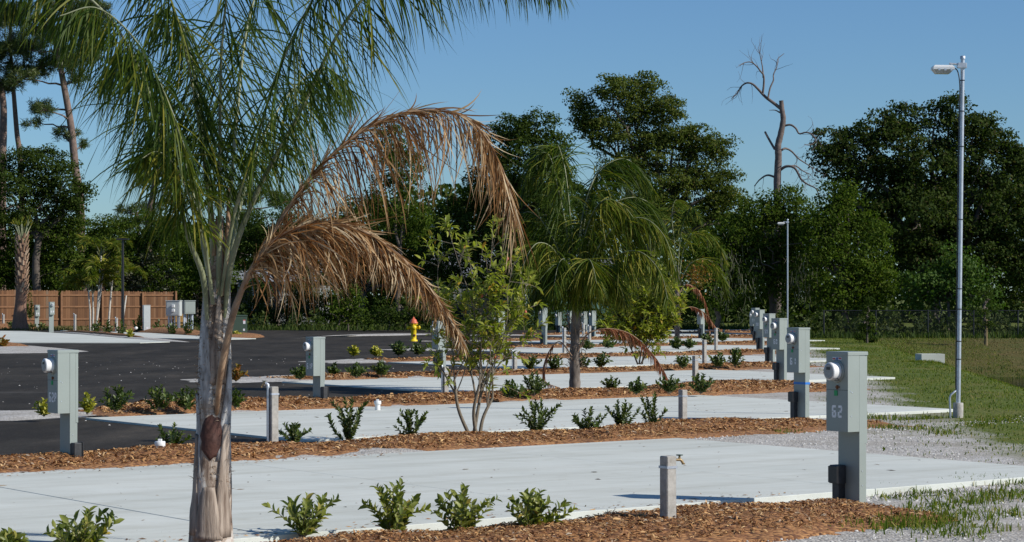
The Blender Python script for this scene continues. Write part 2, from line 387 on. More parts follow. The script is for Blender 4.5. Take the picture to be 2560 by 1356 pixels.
# ------------------------------------------------------------------ terrain
K = 8
def sp(k): return 11.43 + 9.2 * k            # line of the meter pedestals of row k
def s_near(k): return 12.15 + 9.2 * k
def s_far(k): return 17.85 + 9.2 * k
def t_start(k): return 4.3 + 8.6 * k
def t_end(k): return 15.7 + 8.6 * k
def pad_z(k): return .08 if k == 0 else -.02
def vnoise(x, y, z=0.0): return noise.noise(Vector((x, y, z)))
def crest(x, y): return x - (9.15 + .0975 * (y - 37.5))
def ground_np(x, y):
    s = -.6 * x + .8 * y
    z = -.06 + .09 * (1 - sstep(s, 18.0, 20.6))
    c = crest(x, y)
    z = z - 1.4 * sstep(c, 0, 2.9) * (1 - sstep(y, 54, 86)) * sstep(y, 4, 20) * (1 - sstep(c, 26, 40))
    return z
def ground_z(x, y): return float(ground_np(np.array([x]), np.array([y]))[0])
gx = np.concatenate([[-700, -400, -200, -120], np.arange(-80, -16, 2), np.arange(-16, 30, .25), np.arange(30, 80, 2), [90, 120, 200, 400, 700]])
gy = np.concatenate([[-300, -100, -40, -10, 0, 5], np.arange(8, 40, .25), np.arange(40, 100, .6), np.arange(100, 160, 3), [180, 240, 400, 700, 1200, 2000]])
XX, YY = np.meshgrid(gx, gy)
ZZ = ground_np(XX, YY)
for i in range(ZZ.shape[0]):
    if not 8 < gy[i] < 100: continue
    for j in range(ZZ.shape[1]):
        if -16 < gx[j] < 30: ZZ[i, j] += .018 * vnoise(gx[j] * 1.1, gy[i] * .9) + .006 * vnoise(gx[j] * 5, gy[i] * 5)
nY, nX = XX.shape
idx = np.arange(nX * nY).reshape(nY, nX)
gf = np.stack([idx[:-1, :-1], idx[:-1, 1:], idx[1:, 1:], idx[1:, :-1]], -1).reshape(-1, 4)
ground = mesh_np('ground', np.stack([XX, YY, ZZ], -1).reshape(-1, 3), gf, M['ground'], smooth=True)
CC = crest(XX, YY)
grassy = .14 + .78 * sstep(CC, -3.6, -1.2) * sstep(YY, 13, 24)
grassy = np.maximum(grassy, .36 * sstep(CC, -6.5, -3.5) * sstep(YY, 20, 26))
grassy = np.maximum(grassy, .95 * sstep(YY, 88, 96)); grassy = np.maximum(grassy, .8 * (1 - sstep(XX, -26, -16)))
dry = .85 * sstep(YY, 50, 58) * sstep(CC, .5, 3.5) * (1 - sstep(YY, 84, 88)) + .8 * sstep(YY, 98, 102) * (1 - sstep(XX, -12, -6))
for nm, arr in (('grassy', grassy), ('dry', dry)):
    a = ground.data.attributes.new(nm, 'FLOAT', 'POINT'); a.data.foreach_set('value', arr.ravel().astype(np.float32))
tag(ground, 'pale crushed shell ground with patches of grass', 'ground', kind='structure')

# pond
pm = MB(); pm.poly([(8, 20, -.9), (60, 20, -.9), (60, 80, -.9), (8, 80, -.9)], [(0, 1, 2, 3)])
tag(pm.build('pond', M['water']), 'dark still pond water below the grass bank', 'pond', kind='structure')

# ------------------------------------------------------------------ asphalt road with the site aprons
bd = []
for k in range(1, K):
    bd += [ts(t_start(k) + .25, s_near(k) - 1.75), ts(t_start(k) + .25, s_far(k) + 1.75)]
AZ = -.045
right = [(p.x, p.y, AZ) for p in bd]
pts = [(-60, 17.0, AZ), (-9.0, 17.0, AZ)] + right + [(8, 103, AZ), (22, 104, AZ), (22, 107.5, AZ), (-60, 107.5, AZ)]
am = MB(); am.poly(pts, [tuple(range(len(pts)))])
am.poly([(p[0], p[1], AZ) for p in pts] + [(p[0], p[1], AZ - .12) for p in pts], [(i, i + len(pts), (i + 1) % len(pts) + len(pts), (i + 1) % len(pts)) for i in range(len(pts))])
road = am.build('asphalt_road', M['asphalt']); tag(road, 'dark asphalt park road with aprons to every site', 'road', kind='structure')

# ------------------------------------------------------------------ concrete pads made of slabs
sb_ = MB(); sb_.box(0, 2.8455, 0, 5.7, -.16, 0, .004)
slab_me = sb_.data('slab', M['pad'])
names = ['nearest', 'second nearest', 'third nearest', 'fourth nearest', 'fifth', 'sixth', 'seventh', 'farthest']
for k in range(K):
    o = empty('concrete_pad', ts(t_start(k), s_near(k), pad_z(k)), PADROT)
    tag(o, f'pale concrete parking pad, {names[k]} of the row of site pads', 'concrete pad', 'site pads', 'structure')
    for j in range(4):
        c = bpy.data.objects.new('slab', slab_me); link(c, o, (j * 2.85, 0, .0007 * ((j * 7 + k * 3) % 4)))

def patch(name, px, z, mat, label, cat, depth=.1):
    P = [gp(x, y, z) for x, y in px]; n = len(P); m = MB()
    m.poly([(p.x, p.y, z) for p in P] + [(p.x, p.y, z - depth) for p in P], [tuple(range(n - 1, -1, -1))] + [(i, (i + 1) % n, (i + 1) % n + n, i + n) for i in range(n)])
    return tag(m.build(name, mat), label, cat, kind='structure')
def fixn(o):
    m = o.data; import bmesh as _b
    b = _b.new(); b.from_mesh(m); _b.ops.recalc_face_normals(b, faces=b.faces); b.to_mesh(m); b.free()
fixn(road)
p_ = patch('concrete_pad', [(-260, 826), (0, 827.5), (60, 828), (200, 836), (300, 845), (425, 854.5), (350, 857), (0, 856.5), (-260, 856)], -.02, M['pad'], 'white concrete pad across the road at the left edge', 'concrete pad'); fixn(p_)
p_ = patch('concrete_pad', [(150, 826.3), (370, 832.5), (500, 840.5), (640, 846.5), (560, 848.5), (500, 847.5), (380, 845), (300, 840)], -.02, M['pad'], 'narrow white concrete pad in front of the grey cabinets', 'concrete pad'); fixn(p_)

# ------------------------------------------------------------------ mulch beds and gravel tongues: height fields in row coordinates
def bed_np(t, s, t0, t1, sa, sb, hgt, seed, flare=0):
    """height of a bed above its base at arrays t, s"""
    h = np.zeros_like(t)
    flat_t, flat_s = t.ravel(), s.ravel(); out = np.empty(flat_t.shape)
    mid = .5 * (sa + sb); hw = .5 * (sb - sa)
    for i in range(len(flat_t)):
        a, b = flat_t[i], flat_s[i]
        if flare:
            w_ = float(sstep(np.float64(a), t1 - 5.0, t1 - 1.0)); mid = .5*(sa + sb) + .45*w_; hw = .5*(sb - sa) + .5*w_
        n1 = vnoise(a * .55, b * .55, seed); n2 = vnoise(a * 1.7, b * 1.7, seed + 3); n3 = vnoise(a * 6, b * 6, seed + 9)
        e = 1 - abs(b - mid) / hw + .30 * n1 + .16 * n2 + .06 * n3
        e = min(e, (a - t0) * .6 + .3 * n2, (t1 - a) * .75 + .35 * n2)
        out[i] = hgt * min(1, max(-.6, e) * 1.5) * (1 + .35 * n1 + .25 * n2) + .012 * n3 - .01
    return out.reshape(t.shape)
def bed_mesh(name, t0, t1, sa, sb, hgt, seed, mat, dt, label, cat, zoff=0.0, floor=None, flare=0):
    tt = np.arange(t0 - .6, t1 + .6, dt); ss = np.arange(sa - .5, sb + .5 + flare + 1e-6, dt)
    T, S = np.meshgrid(tt, ss); X = .8 * T - .6 * S; Y = .6 * T + .8 * S
    Z = bed_np(T, S, t0, t1, sa, sb, hgt, seed, flare)
    G = ground_np(X, Y) if floor is None else np.full_like(X, floor)
    Zt = np.where(Z > -.02, G + Z + zoff, G - .12)
    n2, n1 = T.shape; ix = np.arange(n1 * n2).reshape(n2, n1)
    fc = np.stack([ix[:-1, :-1], ix[:-1, 1:], ix[1:, 1:], ix[1:, :-1]], -1).reshape(-1, 4)
    keep = (Zt.ravel()[fc] > (G.ravel()[fc] - .10)).any(1)
    o = mesh_np(name, np.stack([X, Y, Zt], -1).reshape(-1, 3), fc[keep], mat, smooth=True)
    tag(o, label, cat, kind='structure'); return T, S, X, Y, Zt, Z

def chips(name, X, Y, Z, Hh, n, lmin, lmax, label, parent_cat='mulch', minh=.012):
    """loose bark chips lying on a bed"""
    ok = np.argwhere((Hh[:-1, :-1] > minh))
    r = ok[rng.integers(0, len(ok), n)]; i, j = r[:, 0], r[:, 1]
    a, b = rng.random(n), rng.random(n)
    def bil(A): return (A[i, j]*(1-a)*(1-b) + A[i, j+1]*a*(1-b) + A[i+1, j]*(1-a)*b + A[i+1, j+1]*a*b)
    c = np.stack([bil(X), bil(Y), bil(Z) + rng.uniform(.002, .014, n)], -1)
    L = rng.uniform(lmin, lmax, n) * rng.uniform(.6, 1, n); Wd = L * rng.uniform(.14, .34, n)
    q = rng.uniform(0, 2*np.pi, n); el = rng.normal(0, .32, n)
    d = np.stack([np.cos(q)*np.cos(el), np.sin(q)*np.cos(el), np.sin(el)], -1)
    w = np.stack([-np.sin(q), np.cos(q), rng.normal(0, .5, n)], -1); w /= np.linalg.norm(w, axis=1, keepdims=True)
    up = np.array([0, 0, 1.0]) * (L * rng.uniform(.05, .2, n))[:, None]
    L, Wd = L[:, None] / 2, Wd[:, None] / 2
    v = np.stack([c - d*L - w*Wd*.5, c - d*L*.9 + w*Wd*.6, c + up + w*Wd, c + d*L + w*Wd*.4, c + d*L*.95 - w*Wd*.5, c + up - w*Wd], 1)
    b0 = (np.arange(n) * 6)[:, None]
    f = np.concatenate([b0 + np.array([0, 5, 2, 1]), b0 + np.array([5, 4, 3, 2])], 0)
    o = mesh_np(name, v.reshape(-1, 3), f, M['chip']); tag(o, label, parent_cat, kind='stuff'); return o

strip_names = ['nearest', 'second nearest', 'third nearest', 'fourth nearest', 'fifth', 'sixth', 'seventh', 'farthest']
BED = {}
for k in range(K):
    dt = .06 if k == 0 else (.09 if k == 1 else (.13 if k < 4 else .22))
    if k == 0: par = (-2.5, 12.0, 10.35, 11.85, .095, 1.0, 0)
    else: par = (-3.6 + 8.5 * k, 11.5 + 8.6 * k, sp(k) - 2.35, sp(k) - .70, .125 if k < 3 else .075, 1.0 + 5 * k, 1)
    if k >= 1:   # gravel tongue under the mulch, over the asphalt
        bed_mesh('gravel_strip', -5.6 + 8.5 * k, 5.0 + 8.6 * k, s_far(k - 1) - .05, s_near(k) + .05, .055, 40 + k, M['gravel'], max(dt, .1) * 1.3,
                 f'pale gravel strip under the {strip_names[k]} mulch bed', 'gravel strip')
    BED[k] = par
    T, S, X, Y, Zt, Z = bed_mesh('mulch_bed', *par[:5], par[5], M['mulch'], dt, f'red brown mulch bed, {strip_names[k]} strip between the pads', 'mulch bed', .02, flare=par[6])
    n = [38000, 30000, 16000, 8000, 4000, 2500, 1500, 1000][k]
    sz = [(.015, .066), (.025, .085), (.05, .13), (.07, .17), (.09, .2), (.1, .22), (.12, .25), (.12, .25)][k]
    chips('mulch_chips', X, Y, Zt, Z, n, *sz, f'loose bark chips on the {strip_names[k]} mulch bed')
def mulch_z(k, x, y):
    t = np.array([.8*x + .6*y]); s = np.array([-.6*x + .8*y]); p = BED[k]
    return ground_z(x, y) + max(0, float(bed_np(t, s, *p[:7])[0])) + .02

# left island, tongue between the far pads, mulch in front of the fence
def mound(name, px, hgt, mat, label, cat, seed=0, z0=-.045, n=26):
    P = [gp(x, y, z0) for x, y in px]; c = sum(P, Vector()) / len(P)
    ring = catmull(P + [P[0]], n)[:-1]
    v = []; rings = [1.0, .93, .8, .55, .25]; hs = [-.06, .25, .6, .9, 1.0]
    for r, h in zip(rings, hs):
        for i, p in enumerate(ring):
            q = c + (p - c) * r * (1 + .05 * vnoise(i * .9, r * 3, seed)); v.append((q.x, q.y, z0 + hgt * h * (1 + .3 * vnoise(q.x * .8, q.y * .8, seed))))
    m = len(ring); f = []
    for a in range(len(rings) - 1):
        for i in range(m): f.append((a*m+i, a*m+(i+1) % m, (a+1)*m+(i+1) % m, (a+1)*m+i))
    f.append(tuple((len(rings)-1)*m+i for i in range(m)))
    b = MB(); b.poly(v, f, True); o = b.build(name, mat); fixn(o); return tag(o, label, cat, kind='structure')
mound('gravel_strip', [(-300, 866), (-100, 862), (0, 862), (80, 865), (150, 871), (222, 879), (150, 882.5), (0, 884.5), (-150, 886), (-300, 886)], .05, M['gravel'], 'gravel island tip at the left edge of the road', 'gravel strip', 3)
mound('mulch_bed', [(-250, 863), (0, 860), (45, 863), (78, 868.5), (30, 870), (0, 870.5), (-150, 870)], .16, M['mulch'], 'small mulch bed on the gravel island at the left edge', 'mulch bed', 4)
mound('gravel_strip', [(120, 829), (200, 835.5), (300, 844.5), (400, 852.5), (475, 856), (440, 851.5), (380, 846), (300, 840.5), (200, 832)], .05, M['gravel'], 'thin gravel tongue between the two white pads across the road', 'gravel strip', 5)
mound('mulch_bed', [(150, 830), (230, 837), (300, 843), (372, 848.5), (340, 843.5), (280, 839), (200, 832.5)], .14, M['mulch'], 'thin mulch strip between the two white pads across the road', 'mulch bed', 6)
mound('mulch_bed', [(-60, 824), (20, 824), (95, 823), (80, 817), (50, 814), (0, 817)], .35, M['mulch'], 'mulch mound around the trimmed cabbage palm', 'mulch bed', 7)
mound('mulch_bed', [(190, 824), (300, 830), (380, 833), (500, 839), (520, 834), (480, 828), (380, 826), (240, 821)], .22, M['mulch'], 'mulch bed behind the narrow far pad', 'mulch bed', 8)
mound('mulch_bed', [(560, 846), (640, 845), (660, 842), (600, 838), (540, 838)], .15, M['mulch'], 'mulch at the foot of the green transformer', 'mulch bed', 9)
mound('gravel_strip', [(740, 846), (850, 838.5), (1000, 835), (1120, 836), (1000, 839), (860, 841.5)], .05, M['gravel'], 'gravel verge across the far road bend', 'gravel strip', 10)

# pebbles spilled on the asphalt and along the pad edges
def pebbles(name, C, r, label):
    n = len(C); a = rng.uniform(0, 6.28, n); e = np.asarray(r)[:, None]
    dx = np.stack([np.cos(a), np.sin(a), np.zeros(n)], -1) * e; dy = np.stack([-np.sin(a), np.cos(a), np.zeros(n)], -1) * e * .75
    dz = np.array([0, 0, 1.0]) * e * .6
    v = np.stack([C + dx, C + dy, C - dx, C - dy, C + dz, C + dx*.5 + dy*.5 + dz*.8], 1)
    b0 = (np.arange(n) * 6)[:, None]
    f = np.concatenate([b0 + np.array(q) for q in ([0, 5, 4], [5, 1, 4], [1, 2, 4], [2, 3, 4], [3, 0, 4], [0, 1, 5])], 0)
    return tag(mesh_np(name, v.reshape(-1, 3), f, M['pebble']), label, 'pebbles', kind='stuff')
n = 900
t = rng.uniform(-6, 30, n); s = rng.uniform(20.5, 52, n); x = .8*t - .6*s; y = .6*t + .8*s
ok = (x > -13) & (x < -.8 + (y - 28) * .11); C = np.stack([x, y, np.full(n, AZ)], -1)[ok]
pebbles('pebbles', C, rng.uniform(.008, .03, len(C)) * rng.uniform(.5, 1, len(C)), 'small white pebbles scattered over the asphalt')
n = 5200
t = rng.uniform(4, 24, n); s = np.where(rng.random(n) < .5, rng.normal(12.0, .12, n), rng.normal(18.25, .35, n)); x = .8*t - .6*s; y = .6*t + .8*s
ok = (s < 12.13) | (s > 17.87); x, y = x[ok], y[ok]
pebbles('pebbles', np.stack([x, y, ground_np(x, y) + .006], -1), rng.uniform(.004, .02, len(x)), 'loose shell gravel along the edges of the nearest pad')
n = 9000
x = rng.uniform(1.5, 7, n); y = rng.uniform(12, 26, n); s = -.6*x+.8*y; tt_ = .8*x+.6*y; ok = ((s < 12.1) | (s > 17.9) | (tt_ > 15.75)) & (crest(x, y) < -3.0)
x, y = x[ok], y[ok]
pebbles('pebbles', np.stack([x, y, ground_np(x, y) + .004], -1), rng.uniform(.004, .017, len(x)) * rng.uniform(.6, 1.3, len(x)), 'loose shell gravel around the nearest meter pedestal')

# dead leaf scraps and grit on the pads
n = 420; k_ = rng.integers(0, 4, n); t = 4.3 + 8.6*k_ + rng.random(n)*11.3; s = 12.2 + 9.2*k_ + rng.random(n)*5.6
C = np.stack([.8*t - .6*s, .6*t + .8*s, np.where(k_ == 0, .08, -.02) + .004], -1); q = rng.uniform(0, 6.28, n); L = (rng.uniform(.006, .03, n)*np.where(rng.random(n) < .12, 2.2, 1))[:, None]
d_ = np.stack([np.cos(q), np.sin(q), rng.normal(0, .1, n)], -1)*L; w_ = np.stack([-np.sin(q), np.cos(q), rng.normal(0, .2, n)], -1)*L*.32
v = np.stack([C - d_, C + w_ + [0, 0, .003], C + d_, C - w_], 1)
tag(mesh_np('leaf_scraps', v.reshape(-1, 3), (np.arange(n)*4)[:, None] + np.array([0, 1, 2, 3]), M['scrap']), 'brown leaf scraps and grit lying on the concrete pads', 'leaf scraps', kind='stuff')

# bark chips spilled over the pad edges
n = 900; e_ = rng.integers(0, 3, n); t = np.where(e_ == 2, rng.uniform(13, 20.5, n), rng.uniform(4.5, 12, n)); sp_ = np.abs(rng.normal(0, .16, n))
s = np.where(e_ == 0, 12.17 + sp_, np.where(e_ == 1, 17.83 - sp_, 21.37 + sp_)); z = np.where(e_ == 2, -.015, .085)
C = np.stack([.8*t - .6*s, .6*t + .8*s, z], -1); q = rng.uniform(0, 6.28, n); L = rng.uniform(.008, .03, n)[:, None]
d_ = np.stack([np.cos(q), np.sin(q), rng.normal(0, .15, n)], -1)*L; w_ = np.stack([-np.sin(q), np.cos(q), rng.normal(0, .3, n)], -1)*L*.28
v = np.stack([C - d_, C + w_, C + d_, C - w_], 1)
tag(mesh_np('spilled_chips', v.reshape(-1, 3), (np.arange(n)*4)[:, None] + np.array([0, 1, 2, 3]), M['chip']), 'bark chips spilled from the mulch onto the concrete pads', 'mulch', kind='stuff')

# ------------------------------------------------------------------ grass
def blades(name, C, h, mat, label, lean=.5, w=.006):
    n = len(C); q = rng.uniform(0, 6.28, n); h = np.asarray(h)[:, None]
    l = rng.normal(0, lean, (n, 1)); d = np.stack([np.cos(q), np.sin(q), np.zeros(n)], -1)
    p = np.stack([-np.sin(q), np.cos(q), np.zeros(n)], -1); ph = rng.uniform(0, 6.28, n)
    p = np.stack([np.cos(ph), np.sin(ph), np.zeros(n)], -1) * (w * rng.uniform(.6, 1.4, (n, 1)))
    up = np.array([0, 0, 1.0])
    m = C + up*h*.6 + d*l*h*.35; tip = C + up*h*(1 - .3*np.abs(l)) + d*l*h
    v = np.stack([C - p, C + p, m + p*.8, m - p*.8, tip], 1); b0 = (np.arange(n)*5)[:, None]
    o1 = np.concatenate([b0 + np.array([0, 1, 2]), b0 + np.array([0, 2, 3]), b0 + np.array([3, 2, 4])], 0)
    return tag(mesh_np(name, v.reshape(-1, 3), o1, mat), label, 'grass', kind='stuff')
def tufts(centers, per, rad, hmin, hmax):
    cs, hs = [], []
    for (x, y, sc) in centers:
        m = int(per * sc); a = rng.normal(0, rad * sc ** .5, (m, 2))
        xs, ys = x + a[:, 0], y + a[:, 1]; cs.append(np.stack([xs, ys, ground_np(xs, ys) - .005], -1)); hs.append(rng.uniform(hmin, hmax, m) * (.6 + .4 * sc))
    return np.concatenate(cs), np.concatenate(hs)
ct = []
random.seed(3)
for (px, py, sc) in [(2130, 1318, 1.1), (2180, 1316, 1.4), (2230, 1312, 1.6), (2280, 1322, 1.2), (2330, 1310, 1.3), (2390, 1300, .9), (2300, 1290, .8), (2350, 1275, .8), (2420, 1262, .8), (2480, 1250, 1.0), (2540, 1240, 1.0), (2250, 1248, .5), (2330, 1238, .6), (2400, 1215, .7), (2460, 1206, .8), (2510, 1208, .8), (2555, 1215, .7), (2380, 1345, .6), (2440, 1330, .8), (2520, 1290, .9), (2200, 1225, .4), (1800, 1345, .4), (1690, 1335, .4), (1560, 1318, .2), (1900, 1095, .5), (1955, 1100, .7), (1960, 1085, .5), (1790, 1092, .2), (2060, 1058, .8), (2100, 1062, 1.0), (1300, 1295, .2), (940, 1318, .4), (1000, 1320, .3), (320, 1350, .3), (2200, 1045, 1.2), (2270, 1050, 1.0), (2330, 1048, .9), (2210, 1085, .7), (2290, 1090, .8), (2360, 1100, .6), (2440, 1080, .8), (2520, 1070, 1.2)]:
    p = gp(px, py, .02 if py > 1120 else -.05); ct.append((p.x, p.y, sc))
ct += [((2325 + q_ - CX)/F*55.6, 55.5, 1.2) for q_ in (-45, -25, -5, 15, 35, 50)]
C, hh = tufts(ct, 190, .17, .02, .10)
blades('grass_tufts', C, hh, M['blade'], 'weedy green grass tufts on the gravel around the pads', .8, .005)
# thin weeds spread over the right-hand gravel and mown grass on the bank
n = 95000
y = 18 + 70 * rng.random(n) ** 1.3; c = rng.uniform(-4.2, 4.5, n); x = c + 9.15 + .0975 * (y - 37.5)
pr = sstep(c, -4.2, -.8); keep = rng.random(n) < pr * np.array([.35 + .65 * (vnoise(a * .7, b * .5, 5) > -.15) for a, b in zip(x, y)])
x, y = x[keep], y[keep]
blades('bank_grass', np.stack([x, y, ground_np(x, y) - .005], -1), rng.uniform(.012, .04, len(x)) * (1 + y / 80), M['blade'], 'mown green grass on the bank beside the pond', .6, .006)
n = 40000
x = rng.uniform(9, 36, n); y = rng.uniform(54, 92, n); keep = (crest(x, y) > .3) & (ground_np(x, y) > -.89); x, y = x[keep], y[keep]
blades('dry_grass', np.stack([x, y, ground_np(x, y) - .005], -1), rng.uniform(.02, .08, len(x)), M['drygrass'], 'brownish dry grass on the far slope of the pond', .6, .012)
n = 2600
x = rng.uniform(11, 24, n); y = rng.uniform(58, 76, n); g_ = ground_np(x, y); keep = (g_ > -.96) & (g_ < -.72); x, y = x[keep], y[keep]
blades('reeds', np.stack([x, y, ground_np(x, y) - .02], -1), rng.uniform(.06, .2, len(x)), M['weed'], 'dark green reeds along the pond edge', .4, .014)
n = 15000
x = np.where(rng.random(n) < .5, rng.uniform(8, 36, n), rng.uniform(-16, 14, n)); y = np.where(x > 12, rng.uniform(86.5, 92, n), rng.uniform(107.6, 112, n))
blades('tall_weeds', np.stack([x, y, ground_np(x, y) - .02], -1), rng.uniform(.1, .5, n) * rng.uniform(.3, 1, n), M['weed'], 'tall weeds at the foot of the tree line', .35, .03)
n = 9000
x = rng.uniform(-34, -15.5, n); y = rng.uniform(106.5, 117, n)
blades('rough_grass', np.stack([x, y, ground_np(x, y) - .02], -1), rng.uniform(.05, .22, n), M['drygrass'], 'rough dry grass in front of the wooden fence', .5, .03)
# ------------------------------------------------------------------ meter pedestals
SEG = {'0': 'abcdef', '1': 'bc', '2': 'abged', '3': 'abgcd', '4': 'fgbc', '5': 'afgcd', '6': 'afgcde', '7': 'abc', '8': 'abcdefg', '9': 'abcdfg', 'P': 'abefg'}
def glyphs(text, xf, zc, hgt=.094):
    w, st = hgt * .56, hgt * .19; gap = hgt * .2; tot = len(text) * w + (len(text) - 1) * gap
    m = MB(); g2 = hgt * .025
    for i, ch in enumerate(text):
        l = tot / 2 - i * (w + gap)       # seen from -x the text runs towards -y
        def r(a0, a1, b0, b1): m.box(xf - .0015, xf, l - a1, l - a0, zc - hgt/2 + b0, zc - hgt/2 + b1)
        for q in SEG[ch]:
            if q == 'a': r(st*.35, w - st*.35, hgt - st, hgt)
            if q == 'd': r(st*.35, w - st*.35, 0, st)
            if q == 'g': r(st + g2, w - st*.4, hgt/2 - st/2, hgt/2 + st/2)
            if q == 'b': r(w - st, w, hgt/2 + g2 + st*.2, hgt - st*.45)
            if q == 'c': r(w - st, w, st*.45, hgt/2 - g2 - st*.2)
            if q == 'e': r(0, st, st*.45, hgt/2 - g2)
            if q == 'f': r(0, st, hgt/2 + g2, hgt - st*.45)
    return m
BOXH = .607
def pedestal(loc, top, text, box_side, label, group, rz=PADROT, detail=True, tape=None, smudge=False):
    """loc: ground point, top: height of the lid above loc"""
    o = empty('meter_pedestal', loc, rz); tag(o, label, 'meter pedestal', group)
    zb = top - BOXH
    m = MB(); m.box(-.046, .022, -.128, .128, -.25, top - .022); m.build('post', M['paint'], o)
    m = MB(); m.box(.026, .054, -.124, .124, top - .70, top - .022); m.box(.026, .046, -.120, .120, -.25, top - .704); m.build('rear_cover', M['paint'], o)
    m = MB(); m.box(.0215, .0265, -.116, .116, -.2, top - .03); m.build('seam', M['seam'], o)
    m = MB(); m.box(-.192, -.051, -.131, .131, zb, top - .022, 0); body = m.build('meter_box', M['paint'], o)
    m = MB(); m.box(-.0515, -.0455, -.122, .122, zb + .01, top - .03); m.build('seam', M['seam'], body)
    m = MB(); m.box(-.197, .058, -.135, .135, top - .026, top, .004); m.build('lid', M['paint'], o)
    mz = top - .148
    m = MB(); m.lathe([(.088, -.192), (.088, -.199), (.080, -.206)], 24, (0, 0, mz), 'x'); mb = m.build('meter_ring', M['paint'], o)
    m = MB(); m.lathe([(.068, -.200), (.068, -.285), (.066, -.292), (.060, -.296)], 28, (0, 0, mz), 'x'); me = m.build('meter', M['white'], o)
    m = MB(); m.lathe([(.0585, -.2955), (.0585, -.2985), (.05, -.301)], 24, (0, 0, mz), 'x'); m.build('dial', M['dial'], me)
    if detail:
        m = MB(); m.box(-.3035, -.3005, -.022, .022, mz + .012, mz + .034); m.build('dial_window', M['dialdark'], me)
        m = MB(); m.lathe([(.0705, -.235), (.0705, -.285)], 14, (0, 0, mz), 'x'); 
        m2 = MB()
        P = []
        for i in range(7):
            q = math.radians(-100 + i * 12)   # dark lock ring at the lower right of the glass
            for xx in (-.230, -.288): P.append((xx, .0705 * math.sin(-math.pi/2 - q) * -1 if False else -.0705 * math.cos(q + math.pi/2 - .6), mz - .0705 * abs(math.sin(q + math.pi/2 - .6 + math.pi/2))))
        m2.poly(P, [(2*i, 2*i+1, 2*i+3, 2*i+2) for i in range(6)]); m2.build('lock_ring', M['black'], me)
        m = MB(); m.box(-.1935, -.192, -.055, .055, top - .064, top - .040); st = m.build('sticker', M['stkw'], body)
        m = MB(); m.box(-.1948, -.1937, .018, .052, top - .060, top - .048); m.build('sticker_band', M['stkr'], st)
        m = MB(); m.box(-.1948, -.1937, -.052, -.02, top - .056, top - .044); m.build('sticker_band', M['stkr'], st)
        m = MB(); m.lathe([(.011, -.1937), (.011, -.195)], 10, (0, -.002, top - .052), 'x'); m.build('sticker_emblem', M['stkb'], st)
        m = MB(); m.box(-.202, -.192, -.030, .012, top - .275, top - .262); m.box(-.206, -.192, -.012, .0, top - .285, top - .255); m.build('hasp', M['rust'], body)
        m = MB(); m.box(-.199, -.1925, -.006, .030, top - .335, top - .295); m.build('tag', M['green'], body)
        for (xx, zz) in ((-.16, top - .30), (-.14, top - .31), (-.15, top - .49)):
            m = MB(); m.lathe([(.005, -.1311), (.005, -.1345)], 8, (xx, 0, zz), 'y'); m.build('rivet', M['galv'], body)
        m = MB(); m.box(-.1926, -.1921, -.131, .131, top - .292, top - .289); m.build('cover_joint', M['seam'], body)
        for zz in (.33, .22):
            m = MB(); m.lathe([(.005, -.1281), (.005, -.132)], 8, (-.012, 0, zz), 'y'); m.build('rivet', M['galv'], o)
    if smudge:
        for (y0_, y1_) in ((.035, .085), (-.085, -.03)):
            m = MB(); m.box(-.1935, -.192, y0_, y1_, zb + .10, zb + .19); m.build('number', M['stkw'], body)
    elif text: glyphs(text, -.1921, zb + .152).build('number', M['num'], body)
    if box_side == 'front':
        m = MB(); m.box(-.125, -.046, .045, .125, -.2, .23); m.box(-.155, -.050, .025, .14, .23, .37, .008); b_ = m.build('junction_box', M['blackbox'], o)
        m = MB(); m.box(-.166, -.155, .03, .135, .237, .362); m.build('junction_cover', M['black'], b_)
    elif box_side == 'side':
        m = MB(); m.box(-.040, .055, -.225, -.129, -.2, .255, .006); b_ = m.build('junction_box', M['blackbox'], o)
        m = MB(); m.box(.055, .066, -.235, -.125, .09, .262); m.build('junction_cover', M['black'], b_)
    o.scale = (.87, .87, 1)
    if tape:
        m = MB(); m.box(-.0475, .056, -.1295, .1295, tape, tape + .03); m.build('tape_band', M['bluetape'], o)
    return o
P0 = Vector((2.61, 16.25, 0)); DP = Vector((1.325, 12.55, 0))
rowtext = ['62', '61', '60', '59', '58', '57', '56']
rowtop = [1.24, 1.24, 1.238, 1.23, 1.25, 1.24, 1.0]
for i in range(7):
    p = P0 + DP * i; p.z = 0
    if i == 4: p.x -= .1
    if i == 5: p.x -= .12
    if i == 6: p.x -= .1
    which = ['on the nearest mulch bed, largest of the row', 'with blue tape round its post', 'third in the right-hand row', 'fourth in the right-hand row', 'fifth in the right-hand row', 'sixth in the right-hand row', ''][i]
    if i < 6: pedestal(p, rowtop[i], rowtext[i], 'front', f'grey meter pedestal numbered {rowtext[i]}, {which}', 'grey meter pedestals', detail=i < 4, tape={1: .47, 3: .62}.get(i))
    else: pedestal(p, rowtop[i], '', 'front', 'small grey meter pedestal at the far end of the right-hand row', 'grey meter pedestals', detail=False)
